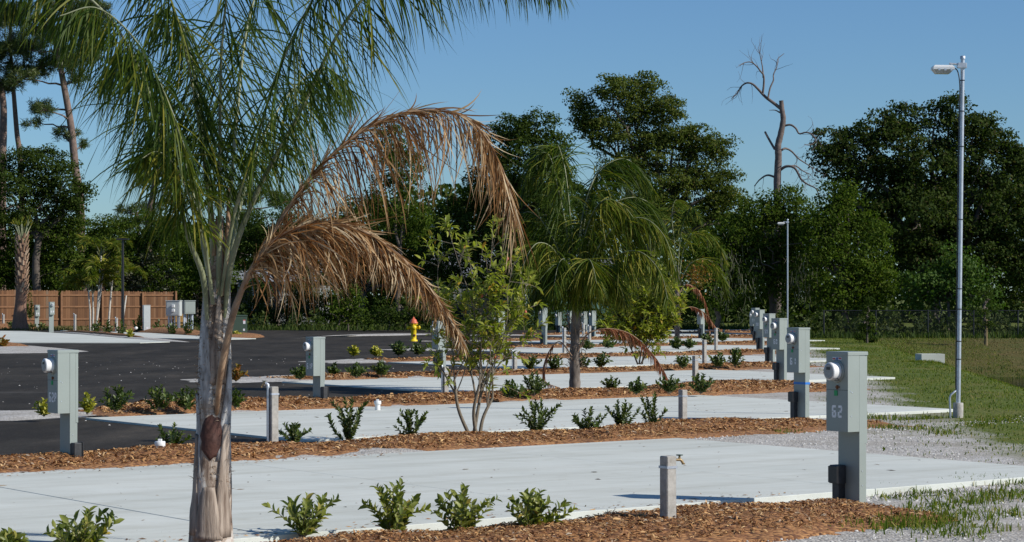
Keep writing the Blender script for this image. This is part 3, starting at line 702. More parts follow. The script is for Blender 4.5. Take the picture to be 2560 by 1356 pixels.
# pedestals of the sites reached from the road
for (x, d, top, base, txt, lab, det) in [
    (172, 20.5, 1.146, 0, '62P', 'grey meter pedestal numbered 62P beside the asphalt at left', True),
    (797, 33.2, 1.03, 0, '61P', 'grey meter pedestal numbered 61P behind the pipe post', True),
    (1104, 45.2, 1.14, 0, '', 'grey meter pedestal behind the tip of the lower dead frond', True),
    (1253, 58.5, 1.25, 0, '', 'grey meter pedestal seen through the crown of the bay shrub', False),
    (1361, 72.0, 1.28, 0, '', 'grey meter pedestal between bay shrub and second palm', False),
    (1399, 98, .94, 0, '', 'far grey meter pedestal close to the left side of the second palm', False),
    (1428, 104, .96, 0, '', 'far grey meter pedestal mostly hidden by the second palm trunk', False),
    (1463, 97, .98, 0, '', 'far grey meter pedestal just right of the second palm trunk', False),
    (1484, 87, 1.08, 0, '', 'grey meter pedestal right of the second palm, paler side facing the sun', False),
    (1755, 86, 1.15, 0, '', 'grey meter pedestal under the dead fronds of the third palm', False),
    (1118, 92, 1.02, 0, '', 'far grey meter pedestal behind the top of the dead frond tip', False)]:
    q = at(x, 742, d); pedestal((q.x, q.y, 0), top, txt, 'side' if det and txt else 'front', lab, 'grey meter pedestals', detail=det)
pedestal(at(128, 742, 101) * 1 + Vector((0, 0, -1.66)), 1.41, '', None, 'pale grey meter pedestal facing us before the wooden fence', 'grey meter pedestals', rz=PADROT + math.pi/2 - .12, detail=False, smudge=True)
pedestal(at(92, 742, 113) * 1 + Vector((0, 0, -1.66)), 1.22, '', None, 'smaller far meter pedestal beside the trimmed cabbage palm', 'grey meter pedestals', rz=PADROT + math.pi/2 - .12, detail=False, smudge=True)

# ------------------------------------------------------------------ concrete tap posts
def tap_post(x, ytop, d, tap, label, w=.084, rz=PADROT, zbase=-.25):
    p = at(x, ytop, d); h = p.z
    o = empty('tap_post', (p.x, p.y, 0), rz); tag(o, label, 'tap post', 'concrete tap posts')
    m = MB(); m.box(-w/2, w/2, -w/2, w/2, zbase, h, .006); m.build('post', M['post'], o)
    m = MB(); e = w/2 + .004
    m.box(-e, e, -e, e, h - .085, h - .068); m.build('strap', M['strap'], o)
    # riser pipe and tap
    sx, sy = {'back': (w/2 + .016, 0.0), 'left': (-w/2 - .018, w*.1), 'right': (w*.1, -w/2 - .018)}[tap]
    m = MB(); zt = h - .005 if tap != 'left' else h + .02
    m.tube([(sx, sy, zbase), (sx, sy, zt)], .0135, 10); pipe = m.build('riser_pipe', M['galv'], o)
    dx, dy = {'back': (.72, -.25), 'left': (-.6, .5), 'right': (0, -.8)}[tap]
    if tap == 'left':
        m = MB(); m.tube([(sx, sy, zt - .03), (sx, sy, zt), (sx + dx*.02, sy + dy*.02, zt + .012), (sx + dx*.035, sy + dy*.035, zt + .012)], .019, 10); m.build('elbow', M['galv'], pipe); z0 = zt + .008
    else: z0 = zt - .025
    m = MB()
    m.tube([(sx + dx*.012, sy + dy*.012, z0), (sx + dx*.06, sy + dy*.06, z0), (sx + dx*.075, sy + dy*.075, z0 - .012), (sx + dx*.088, sy + dy*.088, z0 - .03)], [.009, .010, .010, .009], 10)
    m.lathe([(.012, z0 - .034), (.012, z0 - .024)], 10, (sx + dx*.088, sy + dy*.088, 0))
    m.tube([(sx + dx*.05, sy + dy*.05, z0), (sx + dx*.05, sy + dy*.05, z0 + .028)], [.010, .007], 8); t_ = m.build('tap', M['brass'], o)
    m = MB(); m.lathe([(.006, z0 + .026), (.024, z0 + .029), (.024, z0 + .035), (.006, z0 + .036)], 10, (sx + dx*.05, sy + dy*.05, 0)); m.build('tap_handle', M['tgreen'], t_)
    return o
for a in [(1670, 1140, 14.6, 'back', 'concrete tap post with brass tap, nearest, in front of the first pad'),
          (683, 967, 22.2, 'left', 'concrete tap post with riser pipe and tap, right of the big palm'),
          (1707, 975, 26.5, 'back', 'concrete tap post at the right end of the second mulch bed'),
          (1738, 890, 38.8, 'back', 'concrete tap post at the right end of the third mulch bed'),
          (1113, 917, 34.6, 'left', 'concrete tap post left of the bay shrub stems'),
          (1287, 880, 46.8, 'left', 'concrete tap post right of the bay shrub stems'),
          (1761, 850, 51.5, 'back', 'concrete tap post with upright galvanised tap above the small bushes'),
          (1790, 820, 66.0, 'back', 'tall looking concrete tap post under the tip of the far dead frond'),
          (1411, 820, 63.5, 'left', 'concrete tap post just left of the second palm trunk'),
          (1474, 815, 76, 'left', 'concrete tap post just right of the second palm trunk'),
          (1459, 809, 92, 'left', 'thin far tap post right of the second palm trunk'),
          (1809, 824, 96, 'back', 'farthest concrete tap post before the dark trees'),
          (188, 786, 105, 'left', 'pale tap post on the far pad left of the clustered palms'),
          (9, 786, 112, 'left', 'pale tap post at the left edge of the picture'),
          (292, 795, 100, 'left', 'pale tap post among the far dark bushes')]:
    tap_post(*a)

# sewer clean-outs
def cleanout(x, ytop, ybot, zb, label, s=1.0):
    d = (H - zb) * F / (ybot - YH); p = at(x, ybot, d); p.z = max(p.z, mulch_z(1 if ybot > 1050 else 2, p.x, p.y) - .01)
    o = empty('sewer_cleanout', p); tag(o, label, 'sewer cleanout', 'white pvc cleanouts')
    m = MB(); m.lathe([(.040*s, -.1), (.040*s, .040*s)], 20); m.build('pipe', M['pvc'], o)
    m = MB(); m.lathe([(.050*s, .016*s), (.053*s, .022*s), (.053*s, .062*s), (.049*s, .068*s), (.02*s, .070*s)], 20); c = m.build('cap', M['pvc'], o)
    m = MB(); m.box(-.019*s, .019*s, -.019*s, .019*s, .068*s, .092*s, .003); m.build('plug', M['pvc'], c)
cleanout(400, 1113, 1139, .09, 'white plastic sewer cleanout left of the big palm trunk')
cleanout(944, 995, 1014, .05, 'white plastic sewer cleanout right of pedestal 61P')

# ------------------------------------------------------------------ pole lamps
def pole_lamp(x, ytop, ybase, d, label, r=.030, arm=.34, rich=True):
    b = at(x, ybase, d); t = at(x, ytop, d); h = t.z - b.z
    o = empty('pole_lamp', b); tag(o, label, 'pole lamp', 'galvanised pole lamps')
    if rich:
        o.rotation_euler = (0, math.radians(.75), 0)
    m = MB(); m.tube([(0, 0, -.3), (0, 0, h*.5), (0, 0, h - .03)], [r*1.05, r, r*.95], 16); m.build('pole', M['galv'], o)
    m = MB(); m.lathe([(r*1.25, h - .045), (r*1.25, h - .01), (r*.9, h), (.005, h + .003)], 16); m.build('pole_cap', M['galv'], o)
    m = MB(); m.lathe([(.072, -.2), (.072, .24), (.066, .25)], 16); m.build('base_sleeve', M['post'] if rich else M['galv'], o)
    m = MB(); m.box(-.075, .05, -.05, .05, h - .17, h - .10, .006); m.tube([(-.06, 0, h - .12), (-arm*.55, 0, h - .11)], .014, 8); a_ = m.build('arm', M['galv'], o)
    hx = -.14
    m = MB()
    P = []
    for (z, x0, x1, yy) in ((h - .14, hx - .26, hx - .02, .085), (h - .165, hx - .285, hx + .01, .10), (h - .20, hx - .285, hx + .01, .10)):
        P += [(x0, -yy, z), (x1, -yy, z), (x1, yy, z), (x0, yy, z)]
    m.poly(P, [(3, 2, 1, 0)][::-1] + [(0, 1, 2, 3)] + [(4*r_+i, 4*r_+4+i, 4*r_+4+(i+1) % 4, 4*r_+(i+1) % 4) for r_ in (0, 1) for i in range(4)] + [(8, 11, 10, 9)])
    hd = m.build('lamp_head', M['lamphead'], o); fixn(hd)
    m = MB(); P = []
    for (z, x0, x1, yy) in ((h - .201, hx - .275, hx, .092), (h - .255, hx - .235, hx - .05, .065)):
        P += [(x0, -yy, z), (x1, -yy, z), (x1, yy, z), (x0, yy, z)]
    m.poly(P, [(0, 3, 2, 1), (4, 5, 6, 7)] + [(i, (i+1) % 4, 4+(i+1) % 4, 4+i) for i in range(4)]); ln = m.build('lens', M['lens'], hd); fixn(ln)
    if rich:
        for i in range(3):
            m = MB(); m.box(hx - .22 + i*.085, hx - .19 + i*.085, -.104, -.099, h - .218, h - .19); m.build('latch', M['galv'], hd)
        m = MB(); m.tube([Vector(q) for q in catmull([(hx, 0, h - .16), (-.07, -.01, h - .22), (-.04, -.02, h - .42), (-.042, -.01, h - .7), (-.040, 0, h - 1.2), (-.042, 0, h*.5), (-.040, 0, .7), (-.035, -.005, .42)], 40)], .008, 6); m.build('cable', M['black'], o)
        for zz in (h-.35, h - .78, h*.75, h*.55, h*.36, 1.55, 1.1, .85):
            m = MB(); m.lathe([(r*1.12, zz), (r*1.12, zz + .014)], 14); m.build('cable_tie', M['black'], o)
        m = MB(); m.tube([(-.03, 0, .42), (-.06, -.02, .40), (-.11, -.03, .36), (-.125, -.03, .32), (-.12, -.03, .2), (-.105, -.03, -.1)], .015, 8); m.build('conduit', M['galv'], o)
    return o
pole_lamp(2395, 140, 1052, 29.6, 'tall galvanised pole lamp at right edge of the gravel')
pole_lamp(1969, 548, 846, 89.5, 'distant thin pole lamp behind the row of pedestals', rich=False)
b = at(307, 811, 102); o = empty('street_lamp', (b.x, b.y, -.05)); tag(o, 'black lamp post before the wooden fence', 'street lamp')
ht = at(307, 597, 102).z
m = MB(); m.tube([(0, 0, -.2), (0, 0, ht)], [.085, .055], 12); m.build('pole', M['lampblack'], o)
m = MB(); m.box(-.30, .30, -.12, .12, ht - .02, ht + .06, .02); m.build('lamp_head', M['lampblack'], o)
m = MB(); m.lathe([(.13, 0), (.13, .12), (.10, .14)], 12); m.build('base', M['lampblack'], o)

# ------------------------------------------------------------------ hydrant, cabinets, transformer, catch basin
b = gp(1034, 852, -.02); o = empty('fire_hydrant', b); tag(o, 'yellow fire hydrant with faded red bonnet beside the road', 'fire hydrant')
m = MB(); m.lathe([(.15, -.1), (.15, .03), (.11, .035), (.105, .08), (.105, .60), (.13, .61), (.13, .65), (.11, .66)], 20); bd_ = m.build('barrel', M['hyd'], o)
m = MB(); m.lathe([(.165, .66), (.165, .69), (.13, .72), (.115, .78), (.07, .83), (.03, .85), (.028, .90), (.005, .91)], 20); m.build('bonnet', M['hydr'], o)
for ax, sg, rr, ll in (('x', -1, .058, .20), ('x', 1, .058, .19)):
    m = MB(); m.lathe([(rr, sg*.09), (rr, sg*ll), (rr*1.25, sg*ll), (rr*1.25, sg*(ll+.05)), (rr*.4, sg*(ll+.07))], 14, (0, 0, .50), ax); q = m.build('hose_outlet', M['hyd'], o); fixn(q)
m = MB(); m.lathe([(.078, -.09), (.078, -.15), (.095, -.15), (.095, -.19), (.03, -.21)], 16, (.02, 0, .50), 'y'); q = m.build('pumper_outlet', M['hyd'], o); fixn(q)
m = MB(); m.lathe([(.05, -.104), (.05, -.112), (.02, -.114)], 9, (.035, 0, .2), 'y'); m.build('rust_patch', M['rust'], o)
for i in range(8):
    m = MB(); q = i*math.pi/4; m.lathe([(.014, .60), (.014, .705)], 6, (.147*math.cos(q), .147*math.sin(q), 0)); m.build('bolt', M['hyd'], o)

def cab(name, x0, x1, y0, y1, d, rz, label, depth=.35, legs=True, mat='paint2', sw=True):
    a = at(x0, y1, d); c = at(x1, y0, d); w = c.x - a.x; h = c.z - a.z; zb = a.z
    o = empty(name, ((a.x + c.x)/2, d, 0), rz); tag(o, label, 'utility cabinet')
    m = MB(); m.box(-w/2, w/2, -depth/2, depth/2, zb, c.z, .015); bx_ = m.build('housing', M[mat], o)
    m = MB(); m.box(-w/2 - .02, w/2 + .02, -depth/2 - .03, depth/2 + .02, c.z, c.z + .03, .01); m.build('roof', M[mat], bx_)
    m = MB(); m.box(-w/2 + .05, w/2 - .05, -depth/2 - .012, -depth/2, zb + .05, c.z - .05); dr = m.build('door', M[mat], o)
    if sw:
        for zz in (.58, .28):
            m = MB(); m.box(-.04, .10, -depth/2 - .09, -depth/2 - .012, zb + h*zz, zb + h*zz + .13, .01); m.build('switch', M['white'], dr)
    if legs:
        for sx in (-1, 1):
            m = MB(); m.box(sx*w*.36 - .045, sx*w*.36 + .045, -.05, .05, -.2, zb); m.build('leg', M['galv'], o)
        for q in (-.1, .02, .13):
            m = MB(); m.tube([(q*w*2, .02, -.2), (q*w*2, .02, zb)], .04, 8); m.build('conduit', M['galv'], o)
    return o
cab('utility_cabinet', 417, 453, 753, 790, 104, -.15, 'light grey switch cabinet on legs before the fence end', .38)
cab('utility_cabinet', 456, 485, 753, 785, 106, .5, 'grey utility cabinet on conduits beside the big palm trunk', .5, mat='paint', sw=False)
b = at(366, 833, 101); o = empty('utility_pedestal', (b.x, b.y, 0), .35); tag(o, 'tall plain grey pedestal box on the narrow far pad', 'utility pedestal')
tz = at(366, 763, 101).z
m = MB(); m.box(-.16, .16, -.16, .16, -.1, tz - .02, .01); bb_ = m.build('housing', M['paint2'], o)
m = MB(); m.box(-.17, .17, -.17, .17, tz - .02, tz, .004); m.build('cap', M['paint2'], o)
m = MB(); m.box(-.12, .12, -.164, -.16, .45, .46); m.box(-.06, .06, -.166, -.16, .12, .2); m.build('label_plate', M['stkw'], bb_)
b = at(598, 842, 92); o = empty('transformer_box', (b.x, b.y, -.04), .25); tag(o, 'dark green ground transformer box behind the big palm', 'transformer')
m = MB(); m.box(-.36, .30, -.38, .38, 0, .86, .02); bb_ = m.build('housing', M['tgreen'], o)
m = MB(); m.box(-.38, .32, -.40, .40, .86, .90, .02); m.build('lid', M['tgreen'], o)
m = MB(); m.box(.12, .22, -.386, -.381, .52, .66); m.box(.12, .20, -.386, -.381, .22, .31); m.build('warning_label', M['stkw'], bb_)
m = MB(); m.box(.12, .22, -.388, -.381, .66, .70); m.build('warning_band', M['stkr'], bb_)
m = MB(); m.box(-.5, .45, -.5, .5, -.1, .02); m.build('slab', M['pad'], o)
# concrete catch basin on the bank
tz = at(2325, 885, 56).z
o = empty('catch_basin', ((2325 - CX)/F*56, 56, 0), .12); tag(o, 'square concrete drain basin standing in the grass bank', 'catch basin')
m = MB(); w, hd = .315, .27
zlo = tz - .6
for (x0, x1, y0, y1) in ((-w, w, -hd, -hd + .09), (-w, w, hd - .09, hd), (-w, -w + .09, -hd + .09, hd - .09), (w - .09, w, -hd + .09, hd - .09)):
    m.box(x0, x1, y0, y1, zlo, tz)
m.build('basin_wall', M['pad'], o)
m = MB(); m.box(-w + .09, w - .09, -hd + .09, hd - .09, zlo, tz - .12); m.build('basin_floor', M['post'], o)

# ------------------------------------------------------------------ wooden fence (rails towards us), pickets one by one
A, B = at(-60, 742, 117), at(437, 742, 123)
A.z = B.z = 0; dv = (B - A); Lf = dv.length; ang = math.atan2(dv.y, dv.x)
fo = empty('wooden_fence', A, ang); tag(fo, 'brown wooden picket fence seen from its rail side', 'fence')
m = MB(); m.poly([(0, 0, 0), (.138, 0, 0), (.138, 0, 2.0), (.11, 0, 2.06), (.028, 0, 2.06), (0, 0, 2.0)] + [(0, .02, 0), (.138, .02, 0), (.138, .02, 2.0), (.11, .02, 2.06), (.028, .02, 2.06), (0, .02, 2.0)], [(0, 1, 2, 3, 4, 5), (11, 10, 9, 8, 7, 6)] + [(i, i+6, (i+1) % 6 + 6, (i+1) % 6) for i in range(6)])
pk = m.data('picket', M['picket'])
n = int(Lf / .142)
random.seed(11)
for i in range(n):
    o = bpy.data.objects.new('picket', pk); link(o, fo, (i*.142, random.uniform(-.004, .004), random.uniform(-.03, .02) - .12*i/n))
for zz in (.45, 1.15, 1.80):
    m = MB(); m.box(0, Lf, -.045, -.006, zz - .105, zz - .015); m.build('rail', M['rail'], fo)
for i in range(int(Lf / 2.42) + 1):
    m = MB(); m.box(i*2.42 - .05, i*2.42 + .05, -.15, -.047, -.3, 1.9); m.build('post', M['rail'], fo)
m = MB(); m.box(Lf - .02, Lf + .08, -.15, -.01, -.3, 1.98); m.build('post', M['rail'], fo)
b = at(450, 742, 121); o = empty('wooden_gate', (b.x, b.y, 0), .05); tag(o, 'short new yellowish wooden screen behind the grey cabinets', 'wooden screen')
for i in range(5):
    m = MB(); m.box(-.35 + i*.15, -.21 + i*.15, 0, .02, 0, 1.2); m.build('board', M['rawpine'], o)
m = MB(); m.box(-.36, .40, -.05, -.003, .85, .94); m.box(-.36, .40, -.05, -.003, .2, .29); m.build('rail', M['rawpine'], o)

# ------------------------------------------------------------------ chain link fence at the right
fo = empty('chain_link_fence', (0, 0, 0)); tag(fo, 'dark chain link fence before the trees at right', 'fence')
xs = [at(px, 742, 88).x for px in (2060, 2190, 2320, 2434, 2545, 2660)]
for x in xs:
    m = MB(); m.tube([(x, 88, -.3), (x, 88, 1.1)], .03, 8); m.build('post', M['lampblack'], fo)
m = MB(); m.tube([(xs[0], 88, 1.08), (xs[-1], 88, 1.08)], .018, 6); m.build('top_rail', M['lampblack'], fo)
m = MB()
x = xs[0]
while x < xs[-1] - 1.1:
    for sg in (0, 1):
        a0 = (x + sg*1.1, 88.0, -.02); a1 = (x + (1-sg)*1.1, 88.0, 1.07); e = .003
        m.poly([(a0[0]-e, 88-e*sg, a0[2]), (a0[0]+e, 88-e*sg, a0[2]), (a1[0]+e, 88-e*sg, a1[2]), (a1[0]-e, 88-e*sg, a1[2])], [(0, 1, 2, 3)])
    x += .075
tag(m.build('wire_mesh', M['lampblack'], fo), kind='stuff')

# ------------------------------------------------------------------ houses glimpsed through the trees
def house(x0, x1, yt, d, wall, label, roofh=1.4, depth=7, rz=0, cat='house', boards=True, zb=-.1, name='house'):
    a, c = at(x0, 742, d), at(x1, 742, d); w = c.x - a.x; h = at(0, yt, d).z
    o = empty(name, ((a.x + c.x)/2, d + depth/2, zb), rz); tag(o, label, cat)
    m = MB(); m.box(-w/2, w/2, -depth/2, depth/2, 0, h); wl = m.build('wall', M[wall], o)
    ov = .35; P = [(-w/2 - ov, -depth/2 - ov, h), (w/2 + ov, -depth/2 - ov, h), (w/2 + ov, depth/2 + ov, h), (-w/2 - ov, depth/2 + ov, h), (-w/2 - ov, 0, h + roofh), (w/2 + ov, 0, h + roofh)]
    m = MB(); m.poly(P, [(0, 1, 5, 4), (2, 3, 4, 5), (0, 4, 3), (1, 2, 5), (0, 3, 2, 1)]); m.build('roof', M['roof'], o)
    if boards:
        for i in range(int(h / .2)):
            m = MB(); m.poly([(-w/2, -depth/2 - .004, i*.2 + .19), (w/2, -depth/2 - .004, i*.2 + .19), (w/2, -depth/2 - .035, i*.2 + .01), (-w/2, -depth/2 - .035, i*.2 + .01)], [(0, 3, 2, 1)]); m.build('siding_board', M[wall], wl)
    else:
        for i in range(int(w / .3)):
            m = MB(); m.box(-w/2 + i*.3, -w/2 + i*.3 + .05, -depth/2 - .03, -depth/2, 0.05, h - .02); m.build('rib', M[wall], wl)
    return o, w, h, depth
o, w, h, dp = house(660, 800, 700, 130, 'siding', 'white lap siding house glimpsed behind the dead fronds', 1.6)
for xx in (-.9, .7):
    m = MB(); m.box(xx - .45, xx + .45, -dp/2 - .06, -dp/2 - .037, .7, 1.6); f_ = m.build('window', M['white'], o)
    m = MB(); m.box(xx - .38, xx + .38, -dp/2 - .075, -dp/2 - .061, .77, 1.53); m.build('pane', M['glass'], f_)
o, w, h, dp = house(560, 645, 708, 134, 'siding', 'low white porch house left of the dead frond stalks', 1.0, name='porch_house')
for xx in (-.8, .0, .9):
    m = MB(); m.box(xx - .07, xx + .07, -dp/2 - 1.2, -dp/2 - 1.06, 0, h); m.build('porch_column', M['white'], o)
m = MB(); m.box(-w/2, w/2, -dp/2 - 1.3, -dp/2 - .36, h + .02, h + .12); m.build('porch_roof', M['roof'], o)
o, w, h, dp = house(1315, 1420, 668, 128, 'teal', 'pale green ribbed metal building left of the second palm', .7, boards=False, name='metal_building', cat='building')
m = MB(); m.box(-w/2 - .05, -w/2 + .03, -dp/2 - .06, -dp/2 - .031, 0, h); m.build('corner_trim', M['white'], o)
o, w, h, dp = house(1060, 1290, 690, 131, 'siding', 'pale building with bright roof behind the bay shrub', 1.6, boards=False, name='pale_building', cat='building')
m = MB(); m.box(-w/2 + .6, -w/2 + 2.6, -dp/2 - .06, -dp/2 - .031, .2, 1.5); m.build('dark_opening', M['glass'], o)
o, w, h, dp = house(1480, 1560, 660, 136, 'teal', 'green metal building wall behind the second palm crown', .7, boards=False, name='metal_building', cat='building')
# ------------------------------------------------------------------ foliage generators
def rand_dirs(n, r=rng):
    v = r.normal(size=(n, 3)); return v / np.linalg.norm(v, axis=1, keepdims=True)
def quad_leaves(C, L, asp, r, upbias=.25, nrm=None):
    """diamond leaves at C"""
    n = len(C); d = rand_dirs(n, r); nn = rand_dirs(n, r) + np.array([0, 0, upbias]) if nrm is None else rand_dirs(n, r)*.8 + nrm*.7 + np.array([0, 0, .3])
    w = np.cross(d, nn); w /= np.linalg.norm(w, axis=1, keepdims=True) + 1e-9
    L = np.broadcast_to(np.asarray(L), (n,))[:, None]; 
    up = np.cross(w, d) * L * .12
    v = np.stack([C - d*L*.5, C + w*L*asp*.5 + up, C + d*L*.5, C - w*L*asp*.5 + up], 1)
    f = (np.arange(n) * 4)[:, None] + np.array([0, 1, 2, 3]); return v.reshape(-1, 3), f
def crown_points(blobs, cover, leaf, asp, r, clump=(.25, .5), shell=.5, per=40):
    """clumps sit on the blob shells; leaves sit on the clump shells, mostly their upper half"""
    out, nrm = [], []
    for (c, rx, ry, rz) in blobs:
        area = math.pi * rx * rz; n = int(cover * area / (leaf * leaf * asp * .5)); nc = max(5, n // per)
        d = rand_dirs(nc, r); rad = shell + (1.0 - shell) * r.random(nc) ** .5
        cc = np.array(c) + d * rad[:, None] * np.array([rx, ry, rz])
        sg = r.uniform(*clump, nc) * r.uniform(.8, 1.5, nc); m = np.maximum(8, (per * (sg / sg.mean()) ** 1.6)).astype(int)
        e = rand_dirs(m.sum(), r); e[:, 2] = np.where(r.random(len(e)) < .6, np.abs(e[:, 2]), e[:, 2])
        rr = (.35 + .8 * r.random(len(e)) ** .7)[:, None]
        p = np.repeat(cc, m, 0) + e * rr * np.repeat(sg, m)[:, None] * 1.25 * np.array([1, 1, .7])
        out.append(p); nrm.append(e + .6 * np.repeat(d, m, 0))
    return np.concatenate(out), np.concatenate(nrm)
def limb(m, a, b, r0, r1, r, wob=.12, n=6, sides=7):
    a, b = Vector(a), Vector(b); L = (b - a).length; P = []
    for i in range(n + 1):
        u = i / n; q = a.lerp(b, u); e = wob * L * math.sin(math.pi * u)
        P.append(q + Vector((r.normal(), r.normal(), r.normal() * .5)) * e * .4)
    m.tube(P, [r0 + (r1 - r0) * i / n for i in range(n + 1)], sides, caps=False)
    return P
def tree(name, label, d, base, px_blobs, mat, leaf=.2, asp=.55, cover=4.5, seed=1, tr=.22, clump=(.22, .45), group='background trees', bark='bark', cat='tree', per=60, flat=.8, shell=.5):
    r = np.random.default_rng(seed)
    b = at(base[0], base[1], d); b.z = -.15
    o = empty(name, b); tag(o, label, cat, group)
    bl = []
    for (x, y, rx, ry, *dd) in px_blobs:
        q = at(x, y, d) + Vector((0, dd[0] if dd else r.uniform(-1, 1) * rx * d / F * .5, 0))
        bl.append((np.array(q - b), rx * d / F, max(rx, ry) * d / F * flat, ry * d / F))
    P, NN = crown_points(bl, cover, leaf, asp, r, clump, shell, per)
    ok_ = P[:, 2] > .1; P, NN = P[ok_], NN[ok_]
    v, f = quad_leaves(P, leaf * r.uniform(.6, 1.25, len(P)), asp, r, .25, NN)
    m = MB(); top = max(q[0][2] for q in bl)
    cx = sum(q[0][0] for q in bl) / len(bl); cy = sum(q[0][1] for q in bl) / len(bl)
    fork = Vector((cx * .35, cy * .35, min(q[0][2] for q in bl) * .7 + .5))
    limb(m, (0, 0, 0), fork, tr, tr * .75, r, .06, 5, 9)
    for q in bl:
        e = Vector(q[0]) + Vector((0, 0, q[3] * .3)); pp = limb(m, fork, e, tr * .55, .03, r, .12, 7)
        for j in range(4):
            s_ = pp[3 + j]; limb(m, s_, s_ + Vector(r.normal(size=3)) * q[1] * .5, .05, .012, r, .15, 4, 5)
    m.build('trunk', M[bark], o)
    c = mesh_np('crown', v, f, M[mat], o); return o

def ribbons(P0, D0, L, Wd, g, seg, r, gpow=1.0, curl=.05):
    """hanging strap leaflets: P0, D0 (n,3), L, Wd (n,), g droop"""
    n = len(P0); p = P0.copy(); d = D0.copy(); pts = [p.copy()]; dirs = [d.copy()]
    st = (L / seg)[:, None]; g = np.broadcast_to(np.asarray(g), (n,))[:, None]
    tw = r.normal(size=(n, 3)) * curl
    for k in range(seg):
        d = d + np.array([0, 0, -1.0]) * g * ((k + 1) / seg) ** gpow + tw
        d /= np.linalg.norm(d, axis=1, keepdims=True); p = p + d * st; pts.append(p.copy()); dirs.append(d.copy())
    rv = rand_dirs(n, r); vs = []
    for k in range(seg + 1):
        w = np.cross(dirs[k], rv); w /= np.linalg.norm(w, axis=1, keepdims=True) + 1e-9
        u = k / seg; pr = min(1, .45 + u * 2.2) * (1 - u ** 2.5) + .04
        vs += [pts[k] - w * (Wd * pr * .5)[:, None], pts[k] + w * (Wd * pr * .5)[:, None]]
    m = 2 * (seg + 1); v = np.stack(vs, 1).reshape(-1, 3); b0 = (np.arange(n) * m)[:, None]
    f = np.concatenate([b0 + np.array([2*k, 2*k+1, 2*k+3, 2*k+2]) for k in range(seg)], 0)
    return v, f
def frond(parent, ctrl, r0, nleaf, Lmax, wd, g, mat, pmat, seed, u0=.22, alpha=(.7, 1.1), beta=(-.3, .9), seg=6, label=None, gpow=.7, curl=.04, tipr=.0035, flatr=1.0, n=44, name='frond', lmin=.35, sag=(0, 0), nodes=0, along=0, lpow=2):
    """ctrl: world points; palm frond with its leaflets as a child"""
    r = np.random.default_rng(seed); org = parent.matrix_world.translation if False else Vector(parent.location)
    C = catmull([Vector(c) - org for c in ctrl], n)
    m = MB(); m.tube(C, [r0 * min(1, .45 + i/n*5) * (1 - .35 * min(1, i/n*2)) * (1 - i/n) + tipr for i in range(n + 1)], 8, smooth=True)
    o = m.build(name, pmat, parent)
    if label: o['label'] = label
    A = np.array([tuple(c) for c in C]); u = u0 + (1 - u0) * (np.arange(nleaf) + r.random(nleaf)) / nleaf
    r.shuffle(u)
    if nodes: u = u0 + (1 - u0) * ((np.floor((u - u0)/(1 - u0)*nodes) + .5)/nodes + r.normal(0, .22/nodes, nleaf))
    if along: u[:along] = u0*.8 + (1 - u0*.8)*r.random(along)*.95
    u = np.clip(u, 0, .999); i = (u * n).astype(int); fr = (u * n - i)[:, None]
    p = A[i] * (1 - fr) + A[i + 1] * fr
    T = A[np.minimum(i + 1, n)] - A[np.maximum(i - 1, 0)]; T /= np.linalg.norm(T, axis=1, keepdims=True)
    S = np.cross(T, np.array([0, 0, 1.0])) + np.array([1e-4, 1e-4, 0]); S /= np.linalg.norm(S, axis=1, keepdims=True); N = np.cross(S, T)
    sg = np.where(np.arange(nleaf) % 2 == 0, 1, -1)[:, None]
    a = r.uniform(*alpha, nleaf)[:, None]; b = r.uniform(*beta, nleaf)[:, None]
    D = T * np.cos(a) + (S * sg * np.cos(b) + N * np.sin(b)) * np.sin(a)
    D = D + np.array([0, 0, -1.0]) * r.uniform(*sag, nleaf)[:, None]; D /= np.linalg.norm(D, axis=1, keepdims=True)
    uu = np.clip((u - u0) / (1 - u0), 0, 1)
    if along:
        D[:along] = T[:along] + r.normal(size=(along, 3))*.13; D /= np.linalg.norm(D, axis=1, keepdims=True)
    L = Lmax * np.minimum(1, .45 + uu * 3) * (1 - (1 - lmin) * uu ** lpow) * r.uniform(.75 if not nodes else .4, 1.1, nleaf)
    if along: L[:along] *= .5; g = np.where(np.arange(nleaf) < along, .12, g)
    v, f = ribbons(p, D, L, wd * r.uniform(.7, 1.2, nleaf), g, seg, r, gpow, curl)
    l = mesh_np('leaflets', v, f, mat, o); l['kind'] = 'stuff'; return o
def arch(c, az, el, length, bend, n=7):
    """control points of an arching frond"""
    p = Vector(c); pts = [p.copy()]; e = el
    for i in range(n):
        p = p + Vector((math.cos(az)*math.cos(e), math.sin(az)*math.cos(e), math.sin(e))) * length / n
        pts.append(p.copy()); e -= bend * (.4 + 1.2 * i / n) / n
    return pts

# ------------------------------------------------------------------ the big palm
D0 = 13.2
base = at(525, 1325, D0)
PALM = empty('queen_palm', (base.x, base.y, 0)); tag(PALM, 'large young palm with green fronds and two brown dead fronds, nearest tree', 'palm tree')
def loc(x, y, d=D0): p = at(x, y, d); return Vector((p.x - base.x, p.y - base.y, p.z))
